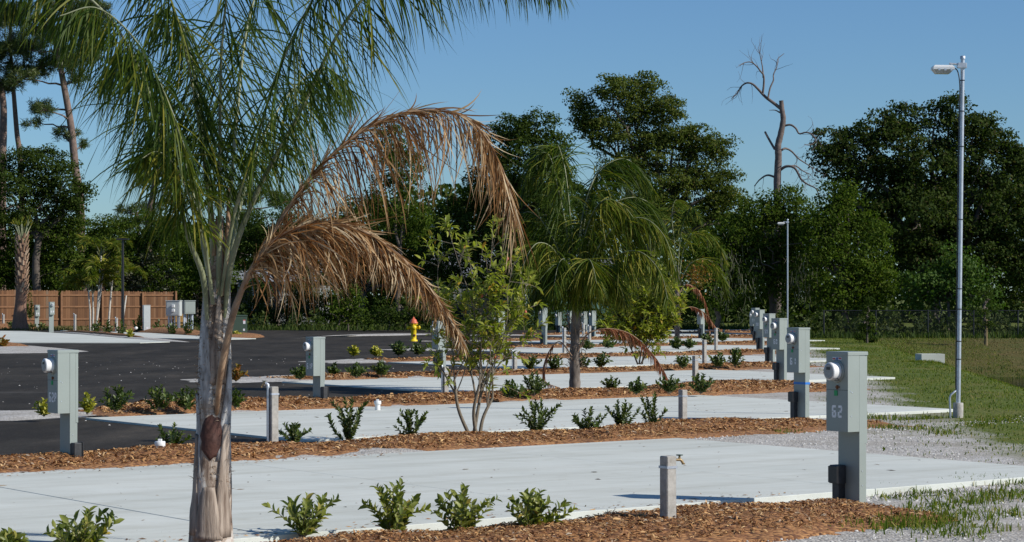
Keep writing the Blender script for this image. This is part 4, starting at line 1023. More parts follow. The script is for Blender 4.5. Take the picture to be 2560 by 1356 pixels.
# trunk of overlapping leaf sheaths: lathe with lobes
prof = [(1420, 526, 62), (1330, 526, 53), (1290, 525, 51), (1240, 527, 48), (1180, 530, 44), (1100, 533, 41), (1020, 535, 40), (960, 536, 40), (900, 537, 38), (840, 538, 35), (780, 540, 31), (720, 542, 27), (660, 545, 20), (600, 547, 14), (540, 549, 9)]
ctr = catmull([loc(x, y) for y, x, w in prof], 60); rad = [Vector((w, 0, 0)) for y, x, w in prof]; rad = [q.x * D0 / F for q in catmull(rad, 60)]
def lobes(q, i, z): return 1 + .05*math.sin(3*q + i*.05) + .04*math.sin(5*q - i*.09 + 1) + .06*vnoise(math.cos(q)*1.5, math.sin(q)*1.5, z*4) + .035*vnoise(math.cos(q)*3, math.sin(q)*3 + z*9, 4)
m = MB(); v = []; nn = 40
for i, (c, r_) in enumerate(zip(ctr, rad)):
    for j in range(nn):
        q = 2*math.pi*j/nn
        k = lobes(q, i, c.z)
        v.append((c.x + r_*k*math.cos(q), c.y + r_*k*math.sin(q), c.z))
m.poly(v, [(i*nn+j, i*nn+(j+1) % nn, (i+1)*nn+(j+1) % nn, (i+1)*nn+j) for i in range(60) for j in range(nn)], True)
trunk = m.build('trunk', M['palmtrunk'], PALM)
def sheath(x0, y0, x1, y1, w0, w1, ang, mat, name, lab=None, thick=.012, bow=.02, off=1.02):
    """curved strip of old leaf base hugging the trunk, from low (x0,y0) to high (x1,y1); ang = side it sits on"""
    P = []; n = 12
    for i in range(n + 1):
        u = i/n; y = y0 + (y1 - y0)*u; z = loc(0, y).z
        k = min(range(61), key=lambda j: abs(ctr[j].z - z)); c, r_ = ctr[k], rad[k]
        wv = (w0 + (w1 - w0)*u) * D0/F * .5; a_ = ang + (x1 - x0) * u
        for j in range(7):
            t_ = (j/6 - .5)*2; th = a_ + t_ * wv / max(r_, .02); rr = r_*lobes(th, k, c.z)*(1.01) + .005 + bow*(1 - t_*t_)*(.4 + .6*u) + .012*u*u
            P.append((c.x + rr*math.cos(th), c.y + rr*math.sin(th), z + .012*vnoise(j*1.3, i*.7, ang*3)))
    m = MB(); m.poly(P, [(i*7+j, i*7+j+1, (i+1)*7+j+1, (i+1)*7+j) for i in range(n) for j in range(6)], True)
    o = m.build(name, mat, PALM)
    s_ = o.modifiers.new('thick', 'SOLIDIFY'); s_.thickness = thick
    if lab: o['label'] = lab
    return o
FR = -math.pi/2
M['sheath'] = plain('old_leaf_base', (.25, .17, .12), .85, 0, .5, 12, .5, 40, c2=(.48, .40, .32), stretch=(2.5, 2.5, .25))
M['sheath2'] = plain('pale_leaf_base', (.34, .30, .26), .85, 0, .6, 14, .5, 40, c2=(.60, .59, .56), stretch=(1.4, 1.4, .5))
sheath(0, 1345, 0, 1215, 78, 26, FR + .02, M['sheath'], 'leaf_base', bow=.012)
sheath(0, 1340, .1, 1060, 62, 20, FR + .85, M['sheath'], 'leaf_base', bow=.008)
sheath(0, 1335, -.1, 1085, 54, 16, FR - .95, M['sheath'], 'leaf_base', bow=.010)
sheath(0, 1190, 0, 985, 60, 10, FR - 1.15, M['sheath2'], 'leaf_base', bow=.004)
sheath(0, 1150, .1, 900, 56, 8, FR + 1.0, M['sheath2'], 'leaf_base', bow=.006)
sheath(0, 1020, -.1, 700, 70, 10, FR - .75, M['sheath2'], 'leaf_base', bow=.008)
sheath(0, 960, 0, 740, 50, 6, FR + .35, M['sheath'], 'leaf_base', bow=.006)
sheath(0, 900, .1, 660, 46, 6, FR + 1.1, M['sheath2'], 'leaf_base', bow=.008)
# brown scar
P = []; k0 = [j for j in range(61)]
cs = loc(540, 1088); n = 22
for rr in (0, .3, .6, .85, 1.0):
    for i in range(n):
        q = 2*math.pi*i/n; e = rr*(1 + .30*vnoise(math.cos(q)*2.4, math.sin(q)*2.4, 8))
        y = 1088 - 56*math.sin(q)*e; z = loc(0, y).z; k = min(range(61), key=lambda j: abs(ctr[j].z - z)); c, r_ = ctr[k], rad[k]
        th = FR + .12 + 29*math.cos(q)*e*D0/F/r_; r2 = r_*lobes(th, k, c.z) + .016 - .012*rr*rr
        P.append((c.x + r2*math.cos(th), c.y + r2*math.sin(th), z))
m = MB(); m.poly(P, [tuple(range(n))] + [(a_*n+i, (a_+1)*n+i, (a_+1)*n+(i+1) % n, a_*n+(i+1) % n) for a_ in (0, 1, 2, 3) for i in range(n)], True)
sc_ = m.build('bark_scar', M['scar'], PALM); fixn(sc_); sd = sc_.modifiers.new('thick', 'SOLIDIFY'); sd.thickness = .004; sd.offset = -1
# fibres peeling from the sheath edges
r = np.random.default_rng(5); n = 1500
yy = np.concatenate([r.normal(980, 50, 420), r.normal(760, 60, 560), r.normal(880, 60, 380), r.normal(1175, 22, 140)]); n = len(yy)
kk = np.array([min(range(61), key=lambda j: abs(ctr[j].z - loc(0, y).z)) for y in yy]); cc = np.array([tuple(c) for c in ctr])[kk]; ra = np.array(rad)[kk]
th = np.where(r.random(n) < .5, r.normal(FR - .9, .35, n), r.normal(FR + .8, .55, n)); rr = ra * r.uniform(.98, 1.04, n)
p = np.stack([cc[:, 0] + rr*np.cos(th), cc[:, 1] + rr*np.sin(th), cc[:, 2]], -1)
sg_ = np.sign(r.normal(size=n))*.9; D = np.stack([-np.sin(th)*sg_ + np.cos(th)*.06, np.cos(th)*sg_ + np.sin(th)*.06, r.uniform(-.2, 1.2, n)], -1); D /= np.linalg.norm(D, axis=1, keepdims=True)
v, f = ribbons(p, D, r.uniform(.02, .06, n), r.uniform(.003, .007, n), .5, 4, r, 1, .25)
fb = mesh_np('fibres', v, f, M['fiber'], PALM); fb['kind'] = 'stuff'
# dry flower stalk stubs
for (x0, y0, x1, y1, w) in ((560, 740, 572, 470, 9), (552, 700, 548, 490, 7), (535, 640, 520, 430, 6)):
    m = MB(); m.tube([loc(x0, y0, D0 - .05), loc((x0+x1)/2 + 3, (y0+y1)/2, D0 - .03), loc(x1, y1, D0)], [w*D0/F, w*.8*D0/F, w*.35*D0/F], 7); m.build('stalk_stub', M['petdead'], PALM)
def W_(pts): return [at(*q) for q in pts]
live = [
 ([(560, 800, 13.15), (582, 640, 13.1), (648, 470, 13.05), (750, 280, 13.0), (860, 60, 12.9), (980, -70, 12.9), (1130, -130, 12.9), (1280, -110, 12.9), (1400, -50, 12.9)], 330, .66, .0185),
 ([(545, 790, 13.15), (549, 560, 13.1), (550, 350, 13.0), (556, 100, 12.85), (590, -150, 12.7), (660, -330, 12.5)], 260, .68, .016),
 ([(556, 770, 13.3), (574, 520, 13.35), (592, 300, 13.5), (622, 50, 13.8), (700, -150, 14.2), (830, -240, 14.6)], 250, .68, .014),
 ([(518, 800, 13.1), (507, 690, 13.05), (470, 590, 13.0), (432, 430, 12.95), (372, 230, 12.85), (285, 60, 12.8), (170, -40, 12.8), (60, -60, 12.8), (-50, 20, 12.9)], 330, .68, .0185),
 ([(530, 760, 13.0), (506, 560, 12.75), (466, 390, 12.5), (405, 220, 12.3), (330, 90, 12.1), (240, 20, 11.9), (150, 40, 11.8)], 240, .60, .008),
 ([(562, 740, 13.4), (600, 520, 13.7), (655, 350, 14.1), (735, 220, 14.5), (815, 170, 14.9), (880, 230, 15.2)], 230, .62, .010),
 ([(528, 740, 13.4), (490, 520, 13.8), (440, 320, 14.3), (380, 170, 14.7), (320, 120, 15.1), (265, 190, 15.4)], 230, .66, .010),
 ([(552, 740, 13.1), (585, 540, 12.95), (640, 350, 12.8), (700, 170, 12.65), (770, 20, 12.5), (850, -90, 12.4), (940, -110, 12.3)], 230, .62, .010),
 ([(536, 740, 13.2), (524, 540, 13.1), (500, 330, 12.9), (462, 120, 12.7), (410, -40, 12.5), (330, -120, 12.3)], 230, .66, .010),
 ([(540, 730, 13.35), (520, 480, 13.7), (500, 280, 14.0), (470, 110, 14.4), (430, 30, 14.8), (380, 40, 15.2)], 230, .68, .010),
]
for i, (c, nl, L, r0) in enumerate(live):
    mt = M['palmleaf2'] if i in () else M['palmleaf']
    frond(PALM, W_(c), r0, int(nl*1.08), L*1.1, .0105, .22, mt, M['petiole'], 100 + i, u0=.29, alpha=(.45, 1.15), beta=(-.9, .8), seg=6, gpow=.6, curl=.025, sag=(.6, 2.3))
frond(PALM, W_([(534, 760, 13.05), (515, 640, 12.9), (485, 520, 12.8), (440, 420, 12.7), (395, 380, 12.6), (350, 400, 12.5)]), .010, 150, .5, .0135, .2, M['palmleaf2'], M['petiole'], 131, u0=.3, sag=(.3, 1.3), label='short yellowing frond')
frond(PALM, W_([(556, 960, 13.15), (568, 860, 13.0), (590, 760, 12.95), (648, 640, 12.95), (715, 530, 12.95), (780, 440, 12.95), (880, 345, 12.95), (985, 290, 12.95), (1090, 277, 12.95), (1180, 305, 12.95), (1245, 400, 12.95), (1292, 530, 12.95)]), .021, 760, .70, .0095, .5, M['deadleaf'], M['petdead'], 140, u0=.30, alpha=(.3, 1.2), beta=(-.9, .3), label='brown dead frond arching high to the right', curl=.12, lmin=.6, sag=(.4, 2.2), gpow=.3, nodes=46, along=300)
frond(PALM, W_([(541, 1040, 13.13), (552, 930, 12.95), (580, 800, 12.85), (625, 680, 12.8), (690, 600, 12.78), (770, 565, 12.75), (860, 562, 12.75), (955, 605, 12.75), (1050, 690, 12.75), (1115, 775, 12.75), (1160, 855, 12.75)]), .022, 1050, .70, .0095, .24, M['deadleaf'], M['petdead'], 141, u0=.30, alpha=(.12, .75), beta=(-1.1, .3), label='brown dead frond drooping low to the right', curl=.10, lmin=.16, sag=(.1, 1.6), along=230, lpow=.9)

# ------------------------------------------------------------------ second and third palms
def small_palm(base_px, d, crown_px, label, fr, seed, name='queen_palm', lean=0):
    b = at(base_px[0], base_px[1], d); o = empty(name, (b.x, b.y, 0)); tag(o, label, 'palm tree')
    c = at(crown_px[0], crown_px[1], d); r = np.random.default_rng(seed)
    m = MB(); hh = c.z; P = [Vector((0, 0, -.1)), Vector((0, 0, .25)), Vector((.0, 0, hh*.5)), Vector((c.x - b.x, 0, hh)), Vector((c.x - b.x, 0, hh + .5))]
    m.tube(catmull(P, 20), [(.125 if i < 2 else .105 - .04*i/20) * (1 + .06*math.sin(i*2.1)) * fr for i in range(21)], 14); m.build('trunk', M['palmtrunk2'], o)
    n = 260; yy = r.uniform(.4, hh, n); q = r.uniform(0, 6.28, n); p = np.stack([.11*fr*np.cos(q), .11*fr*np.sin(q), yy], -1)
    D = np.stack([np.cos(q)*.5, np.sin(q)*.5, np.full(n, .8)], -1); v, f = ribbons(p, D, r.uniform(.06, .2, n), r.uniform(.006, .016, n), .5, 4, r, 1, .2)
    fb = mesh_np('fibres', v, f, M['fiber'], o); fb['kind'] = 'stuff'
    return o, c
p2, c2 = small_palm((1437, 965), 37.0, (1440, 770), 'second palm with feathery green crown and low dead fronds', 1.0, 11)
r = random.Random(5)
F2 = [(1440, 770), (1380, 560), (1330, 400), (1300, 330), (1240, 420)]
fr2 = [[(1437, 790), (1420, 600), (1390, 450), (1370, 385), (1335, 400), (1305, 480)],
       [(1438, 790), (1430, 600), (1415, 440), (1400, 375), (1395, 370), (1420, 440)],
       [(1440, 790), (1455, 620), (1490, 520), (1530, 500), (1580, 540), (1620, 640)],
       [(1442, 790), (1465, 630), (1510, 530), (1570, 495), (1625, 510), (1665, 580)],
       [(1443, 790), (1475, 660), (1535, 570), (1605, 545), (1660, 590), (1690, 680)],
       [(1440, 790), (1450, 580), (1480, 460), (1520, 410), (1570, 400), (1620, 450)],
       [(1436, 790), (1400, 640), (1360, 560), (1320, 530), (1290, 560), (1275, 640)],
       [(1445, 790), (1480, 700), (1540, 640), (1600, 630), (1650, 680), (1670, 750)],
       [(1434, 790), (1410, 680), (1380, 620), (1340, 610), (1310, 660), (1295, 730)],
       [(1442, 790), (1455, 600), (1485, 450), (1530, 410), (1590, 420), (1640, 480)],
       [(1440, 800), (1462, 715), (1500, 670), (1540, 690), (1560, 745)], [(1438, 800), (1418, 715), (1385, 675), (1350, 700), (1335, 750)], [(1441, 800), (1450, 705), (1465, 650), (1480, 660), (1492, 710)], [(1438, 800), (1428, 700), (1410, 650), (1395, 665), (1385, 715)]]
for i, q in enumerate(fr2):
    dd = [0, .2, -.3, .5, -.5, .6, .4, -.8, -.7, .8, -.6, -.5, -1.0, -.9][i]
    frond(p2, [at(x, y, 37 + dd * j / 5 * 1.6) for j, (x, y) in enumerate(q)], .015, 400, .92, .019, .25, M['palmleaf2'] if i in (2, 4, 7, 8, 10, 12) else M['palmleaf'], M['petiole'], 200 + i, u0=.16, alpha=(.4, 1.1), beta=(-.9, .8), seg=5, n=30, sag=(.3, 1.9))
frond(p2, [at(x, y, 36.8) for x, y in [(1445, 880), (1470, 835), (1520, 822), (1580, 838), (1635, 890), (1668, 945), (1685, 1000)]], .014, 260, .36, .016, .9, M['deadleaf2'], M['petdead'], 230, u0=.25, alpha=(.2, .9), beta=(-.9, .3), seg=5, n=30, label='reddish dead frond arching to the right')
frond(p2, [at(x, y, 36.7) for x, y in [(1430, 890), (1400, 855), (1375, 875), (1358, 920), (1365, 955), (1400, 970)]], .011, 90, .30, .015, .9, M['deadleaf2'], M['petdead'], 231, u0=.25, alpha=(.2, .9), beta=(-.9, .3), seg=5, n=30, label='dead frond curling down to the left')
p3, c3 = small_palm((1693, 836), 76.0, (1693, 700), 'third palm behind the far bay shrub with hanging dead fronds', 1.0, 12)
for i, q in enumerate([[(1693, 720), (1680, 620), (1650, 570), (1610, 570), (1580, 620)], [(1695, 720), (1710, 620), (1740, 580), (1790, 600), (1815, 660)], [(1694, 720), (1700, 600), (1715, 540), (1730, 520), (1750, 550)], [(1696, 720), (1725, 660), (1770, 650), (1805, 690), (1818, 740)], [(1692, 720), (1660, 660), (1620, 650), (1590, 690), (1570, 740)], [(1694, 720), (1685, 600), (1680, 540), (1690, 500), (1720, 520)]]):
    frond(p3, [at(x, y, 76 + [0, .6, -.5, .4, -.6, .8][i] * j / 3) for j, (x, y) in enumerate(q)], .02, 200, .85, .035, .2, M['palmleaf2'] if i % 2 else M['palmleaf'], M['petiole'], 300 + i, seg=5, n=24, sag=(.2, 1.4))
for i, q in enumerate([[(1697, 735), (1715, 712), (1745, 725), (1768, 770), (1775, 830)], [(1697, 775), (1730, 768), (1760, 782), (1780, 805), (1790, 822)]]):
    frond(p3, [at(x, y, 75.6) for x, y in q], .018, 150, .42, .03, .9, M['deadleaf2'], M['petdead'], 320 + i, u0=.2, alpha=(.2, .9), beta=(-.9, .3), seg=5, n=24, label=['reddish dead frond of the third palm, upper', 'reddish dead frond of the third palm, lower'][i])
r_ = np.random.default_rng(9); n = 420; cc = np.array(at(1745, 690, 76) - Vector(p3.location)); p = cc + r_.normal(size=(n, 3)) * np.array([.22, .2, .26])
v, f = quad_leaves(p, .09, .6, r_); ss = mesh_np('seed_cluster', v, f, M['redleaf'], p3); ss['kind'] = 'stuff'; ss['label'] = 'orange flower cluster'

# ------------------------------------------------------------------ trimmed cabbage palm, clustered palms and fan palm on the left
b = at(52, 815, 108); o = empty('cabbage_palm', (b.x, b.y, 0)); tag(o, 'trimmed cabbage palm with stubby crown before the wooden fence', 'palm tree')
def lz(y): return at(0, y, 108).z
m = MB(); m.tube([(-.02, 0, -.2), (-.05, 0, lz(800)), (.0, 0, lz(760)), (.05, 0, lz(700)), (.06, 0, lz(650)), (.07, 0, lz(605))], [.48, .36, .29, .26, .24, .15], 18); m.build('trunk', M['sabaltrunk'], o)
r_ = random.Random(4); bm_ = MB()
for i in range(90):
    z = lz(735) + (lz(590) - lz(735)) * i / 90; q = i * 2.4; R_ = .245; c = Vector((.06 + R_*math.cos(q), R_*math.sin(q), z)); e = Vector((math.cos(q), math.sin(q), 0)); s_ = Vector((-math.sin(q), math.cos(q), 0)); up = Vector((0, 0, 1))
    bm_.poly([c - s_*.09, c + s_*.09, c + s_*.05 + e*.10 + up*.26, c - s_*.05 + e*.10 + up*.26, c + e*.06 + up*.02, c + e*.14 + up*.27], [(0, 4, 5, 3), (4, 1, 2, 5), (0, 1, 2, 3)])
bb_ = bm_.build('leaf_bases', M['boot'], o); bb_['kind'] = 'stuff'
for i in range(13):
    q = i * 2.4; lean = .25 + .5 * (i % 4) / 4; L = r_.uniform(.9, 1.35); c = Vector((.07, 0, lz(608)))
    d_ = Vector((math.cos(q)*lean, math.sin(q)*lean, 1)).normalized(); tip = c + d_ * L
    m = MB(); m.tube([c, c + d_*L*.5, tip], [.035, .028, .02], 6); f_ = m.build('frond', M['petiole'], o)
    n = 9; dd = np.array([tuple((d_ + Vector((r_.uniform(-.5, .5), r_.uniform(-.5, .5), r_.uniform(-.1, .4)))).normalized()) for _ in range(n)])
    v, f = ribbons(np.tile(np.array(tip - d_*.1), (n, 1)), dd, np.full(n, .32), np.full(n, .05), .1, 3, np.random.default_rng(i)); l_ = mesh_np('leaf_segments', v, f, M['palmleaf2'], f_); l_['kind'] = 'stuff'
b = at(232, 817, 106); o = empty('clustered_palm', (b.x, b.y, 0)); tag(o, 'clump of slender white-stemmed palms with yellow green fronds', 'palm tree')
for i, (x0, y0, x1, y1) in enumerate([(226, 818, 221, 725), (232, 818, 231, 735), (238, 818, 255, 690), (240, 818, 250, 640), (270, 812, 277, 700), (305, 806, 311, 740)]):
    a, c = at(x0, y0, 106), at(x1, y1, 106); m = MB(); m.tube([Vector((a.x - b.x, 0, -.1)), Vector(((a.x + c.x)/2 - b.x + .03, 0, c.z*.5)), Vector((c.x - b.x, .1*i, c.z))], [.055, .048, .04], 8); m.build('stem', M['paltrunk'], o)
    if i == 5: continue
    for j in range(5):
        az = j * 1.26 + i; st = at(x1, y1, 106); st.y = 106 + .1*i
        frond(o, arch(st, az, 1.15 - .15*(j % 3), 2.1, 2.9), .015, 130, .65, .055, .3, M['palmleaf2'] if j % 2 else M['croton'] if i in (2, 4) and j == 0 else M['palmleaf2'], M['petiole'], 400 + i*10 + j, seg=4, n=18)
b = at(255, 812, 127); o = empty('fan_palm', (b.x, b.y, 0)); tag(o, 'fan palm rising behind the clustered palms', 'palm tree')
m = MB(); m.tube([(0, 0, -.1), (0, 0, at(0, 660, 127).z)], [.2, .17], 12); m.build('trunk', M['sabaltrunk'], o)
r_ = np.random.default_rng(21)
for i in range(22):
    az = i*2.4; el = -.3 + 1.7*((i*7) % 22)/22; d_ = Vector((math.cos(az)*math.cos(el), math.sin(az)*math.cos(el), math.sin(el))); c = Vector((0, 0, at(0, 655, 127).z)); tip = c + d_*1.0
    m = MB(); m.tube([c, tip], [.03, .02], 6); f_ = m.build('frond', M['petiole'], o)
    n = 26; s_ = d_.cross(Vector((0, 0, 1))).normalized(); upv = s_.cross(d_)
    aa = np.linspace(-1.9, 1.9, n); dd = np.array([tuple(d_*math.cos(q) + (s_*math.sin(q))) for q in aa]); v, f = ribbons(np.tile(np.array(tip), (n, 1)), dd, np.full(n, .75) * (1 - .25*np.abs(aa)/1.9), np.full(n, .075), .12, 4, r_); l_ = mesh_np('leaf_segments', v, f, M['palmleaf'], f_); l_['kind'] = 'stuff'

# ------------------------------------------------------------------ shrubs
def leaf8(P, D, Nn, L, W, fold=.25, curl=.15):
    """folded, curled leaf blades (8 vertices)"""
    S = np.cross(D, Nn); S /= np.linalg.norm(S, axis=1, keepdims=True) + 1e-9; Nn = np.cross(S, D)
    L, W = L[:, None], W[:, None]
    m1 = P + D*L*.35; m2 = P + D*L*.72 - Nn*L*curl*.35; tip = P + D*L - Nn*L*curl
    up = Nn*W*fold
    v = np.stack([P, m1, m2, tip, m1 + S*W*.5 + up, m1 - S*W*.5 + up, m2 + S*W*.38 + up, m2 - S*W*.38 + up], 1)
    b0 = (np.arange(len(P))*8)[:, None]
    f = np.concatenate([b0 + np.array(q) for q in ([0, 4, 1], [0, 1, 5], [1, 4, 6], [1, 6, 2], [5, 1, 2], [5, 2, 7], [2, 6, 3], [7, 2, 3])], 0)
    return v.reshape(-1, 3), f
def shrub(name, x, yb, yt, wpx, label, group, mat, nst=9, leaf=.05, asp=.5, seed=1, z=.06, gapf=1.0, vshape=.5, cat='shrub', d=None, fill=1.0, up=.5):
    r = np.random.default_rng(seed)
    d = d or (H - z) * F / (yb - YH); b = at(x, yb, d); hgt = (yb - yt) * d / F; w = wpx * d / F / 2
    o = empty(name, b - Vector((0, 0, .03))); tag(o, label, cat, group)
    m = MB(); LP, LD, LN, LL = [], [], [], []
    for i in range(nst):
        az = i * 2.4 + r.uniform(-.4, .4); q = ((i + .5) / nst) ** .6
        R = w * q * r.uniform(.75, 1.05); hz = hgt * (1 - .55 * q ** 2 * (1 - vshape)) * r.uniform(.58, 1.06)
        if i == 0: hz = hgt; R = w * .15
        tip = Vector((R*math.cos(az), R*math.sin(az), hz)); mid = Vector((tip.x*.45, tip.y*.45, hz*.5)) + Vector(r.normal(size=3)) * .06 * hgt
        C = catmull([Vector((tip.x*.05, tip.y*.05, 0)), mid, tip], 14); m.tube(C, [.0055*(1 - k/16) * (hgt/.35) ** .5 for k in range(15)], 5, caps=False)
        L = sum((C[k+1] - C[k]).length for k in range(14)); step = leaf * .42 / fill; nn_ = max(4, int(L / step))
        for k in range(nn_):
            u = .12 + .88 * k / nn_; j = min(13, int(u*14)); p = C[j].lerp(C[j+1], u*14 - j); T = (C[j+1] - C[j]).normalized(); S = T.orthogonal().normalized(); B = T.cross(S)
            for sgn in (0, math.pi):
                ph = k * 1.57 + sgn + r.uniform(-.4, .4); e = S*math.cos(ph) + B*math.sin(ph); aa = r.uniform(.5, 1.0) if u < .93 else r.uniform(.15, .5)
                LD.append(tuple((T*math.cos(aa) + e*math.sin(aa) + Vector((0, 0, up*.3))).normalized())); LN.append(tuple(T*math.sin(aa) - e*math.cos(aa) + Vector((0, 0, .2)))); LP.append(tuple(p)); LL.append(leaf * r.uniform(.65, 1.15) * (1 if u < .9 else .75))
    m.build('stems', M['stem'], o)
    LP, LD, LN, LL = map(np.array, (LP, LD, LN, LL)); v, f = leaf8(LP, LD, LN, LL, LL*asp)
    fo_ = mesh_np('foliage', v, f, M[mat], o); fo_['kind'] = 'stuff'; return o
ordn = ['first', 'second', 'third', 'fourth', 'fifth', 'sixth', 'seventh', 'eighth', 'ninth', 'tenth', 'eleventh', 'twelfth']
G1 = [(20, 1372, 1318, 90, 'cut by the left edge of the picture'), (205, 1372, 1258, 210, 'left of the big palm trunk'), (757, 1332, 1222, 165, 'first right of the big palm trunk'), (988, 1338, 1190, 170, 'tallest, second right of the big palm trunk'), (1150, 1335, 1202, 165, 'third right of the big palm trunk'), (1336, 1332, 1212, 185, 'fourth right of the palm, nearest the tap post')]
for i, (x, yb, yt, w, l) in enumerate(G1):
    shrub('viburnum_bush', x, yb, yt, w*1.3, f'light green bush on nearest mulch bed, {l}', 'bushes on the nearest mulch bed', 'viburnum', 17, .078, .46, 500 + i, .09, vshape=.66, fill=.9)
G2 = [(430, 1122, 1050, 95, 'beside the cleanout left of the big palm'), (735, 1108, 1050, 85, 'touching the pipe post'), (868, 1102, 988, 150, 'with spreading arms right of the pipe post'), (1027, 1096, 1018, 98, 'rounded one left of the bay shrub'), (1340, 1082, 994, 145, 'first right of the bay shrub'), (1470, 1084, 1014, 108, 'second right of the bay shrub'), (1556, 1076, 996, 88, 'third right of the bay shrub'), (1630, 1072, 978, 78, 'tall narrow one next to the tap post')]
for i, (x, yb, yt, w, l) in enumerate(G2):
    shrub('privet_bush', x, yb, yt, w*1.2, f'dark green bush on the second mulch bed, {l}', 'bushes on the second mulch bed', 'privet', 11 if i != 7 else 8, .066, .5, 520 + i, .08, vshape=.85 if i in (2, 4) else .6, fill=1.1)
G3 = [(290, 1025, 958, 88, 'privet', 'first right of pedestal 62P'), (398, 1020, 955, 72, 'privet', 'second right of pedestal 62P'), (463, 1018, 960, 76, 'privet', 'close left of the big palm trunk'), (588, 1016, 972, 46, 'privet', 'just right of the big palm trunk'), (110, 1036, 994, 46, 'croton', 'yellow leaved, left of pedestal 62P'), (218, 1031, 980, 34, 'croton', 'yellow leaved, touching pedestal 62P'), (1275, 990, 948, 62, 'privet', 'right behind the bay shrub stems'), (1335, 985, 924, 74, 'privet', 'left of the second palm trunk'), (1526, 972, 940, 42, 'privet', 'first right of the second palm trunk'), (1591, 982, 942, 56, 'privet', 'second right of the second palm trunk'), (1672, 980, 934, 66, 'privet', 'under the tip of the reddish dead frond'), (1752, 980, 930, 66, 'privet', 'beside the tap post at the right end')]
for i, (x, yb, yt, w, mt, l) in enumerate(G3):
    shrub('low_bush', x, yb, yt, w*1.25, f'small bush on third mulch bed, {l}', 'bushes on the third mulch bed', mt, 14, .085, .52, 540 + i, .06, vshape=.4, fill=1.0)
G4 = [(590, 950, 910, 50, 'redleaf', 'reddish and thin, right of the big palm trunk'), (750, 946, 914, 46, 'privet', 'left of pedestal 61P'), (833, 936, 904, 34, 'privet', 'touching the right side of pedestal 61P'), (890, 941, 903, 62, 'privet', 'second right of pedestal 61P'), (952, 936, 899, 52, 'privet', 'third right of pedestal 61P'), (1327, 922, 884, 44, 'privet', 'left one of the pair left of the second palm'), (1385, 922, 886, 40, 'privet', 'right one of the pair left of the second palm'), (1455, 918, 885, 40, 'privet', 'touching the second palm on the right'), (1505, 916, 878, 52, 'privet', 'second right of the second palm'), (1706, 918, 884, 44, 'privet', 'right of the far bay shrub'), (1795, 915, 880, 40, 'privet', 'second from the right end'), (1838, 914, 866, 44, 'privet', 'at the right end of the bed')]
for i, (x, yb, yt, w, mt, l) in enumerate(G4):
    shrub('low_bush', x, yb, yt, w*1.25, f'small bush on fourth mulch bed, {l}', 'bushes on the fourth mulch bed', mt, 14, .105, .55, 560 + i, .05, vshape=.4, fill=.9)
G5 = [(885, 889, 862, 26, 'croton', 'yellow leaved, left one of two'), (938, 889, 864, 28, 'croton', 'yellow leaved, right one of two'), (996, 887, 851, 54, 'privet', 'left of the hydrant foot'), (1046, 887, 850, 46, 'privet', 'right below the hydrant'), (1466, 872, 845, 36, 'privet', 'right of the second palm trunk'), (1520, 868, 846, 40, 'privet', 'left of the far bay shrub'), (1690, 870, 842, 40, 'privet', 'right of the far bay shrub'), (1722, 870, 844, 40, 'privet', 'second right of the far bay shrub'), (1768, 858, 832, 36, 'privet', 'left of the tall far tap post'), (1806, 852, 828, 30, 'privet', 'right of the tall far tap post')]
for i, (x, yb, yt, w, mt, l) in enumerate(G5):
    shrub('low_bush', x, yb, yt, w*1.25, f'small far bush beyond the fourth bed, {l}', 'small far bushes', mt, 14, .14, .6, 580 + i, .03, vshape=.35, fill=.8)
G6 = [(8, 868, 836, 30, 'redleaf', 'thin, on the gravel island at the left edge'), (75, 824, 806, 36, 'privet', 'right of the trimmed cabbage palm'), (105, 828, 806, 34, 'privet', 'left of the pale meter pedestal'), (30, 818, 800, 40, 'privet', 'left of the trimmed cabbage palm'), (240, 832, 800, 34, 'privet', 'left one of the dark row across the road'), (268, 836, 798, 36, 'privet', 'middle one of the dark row across the road'), (302, 838, 798, 36, 'privet', 'right one of the dark row across the road'), (345, 830, 790, 40, 'brightleaf', 'bright, left of the tall grey pedestal box'), (395, 830, 800, 40, 'privet', 'right of the tall grey pedestal box'), (430, 836, 806, 36, 'privet', 'under the light grey cabinet'), (470, 836, 795, 40, 'privet', 'under the right-hand cabinet'), (325, 844, 822, 22, 'croton', 'yellow green with a white flower, front of the far mulch strip'), (592, 842, 828, 34, 'croton', 'yellow green, before the green transformer'), (75, 800, 728, 26, 'privet', 'upright narrow, against the wooden fence')]
for i, (x, yb, yt, w, mt, l) in enumerate(G6):
    shrub('low_bush', x, yb, yt, w, f'bush across the road, {l}', 'bushes across the road', mt, 9, .16, .6, 600 + i, -.02 if i not in (1, 2, 3, 13) else .1, vshape=.35, fill=.7, d=118 if i in (13,) else (110 if i in (1, 2, 3) else None))
q = at(340, 821, 93); m = MB(); m.lathe([(.02, 0), (.07, .03), (.08, .08), (.03, .12)], 8); tag(m.build('white_flower', M['flower'], None, (q.x, q.y, q.z - .05)), 'white flower head on the yellow green bush across the road', 'flower')

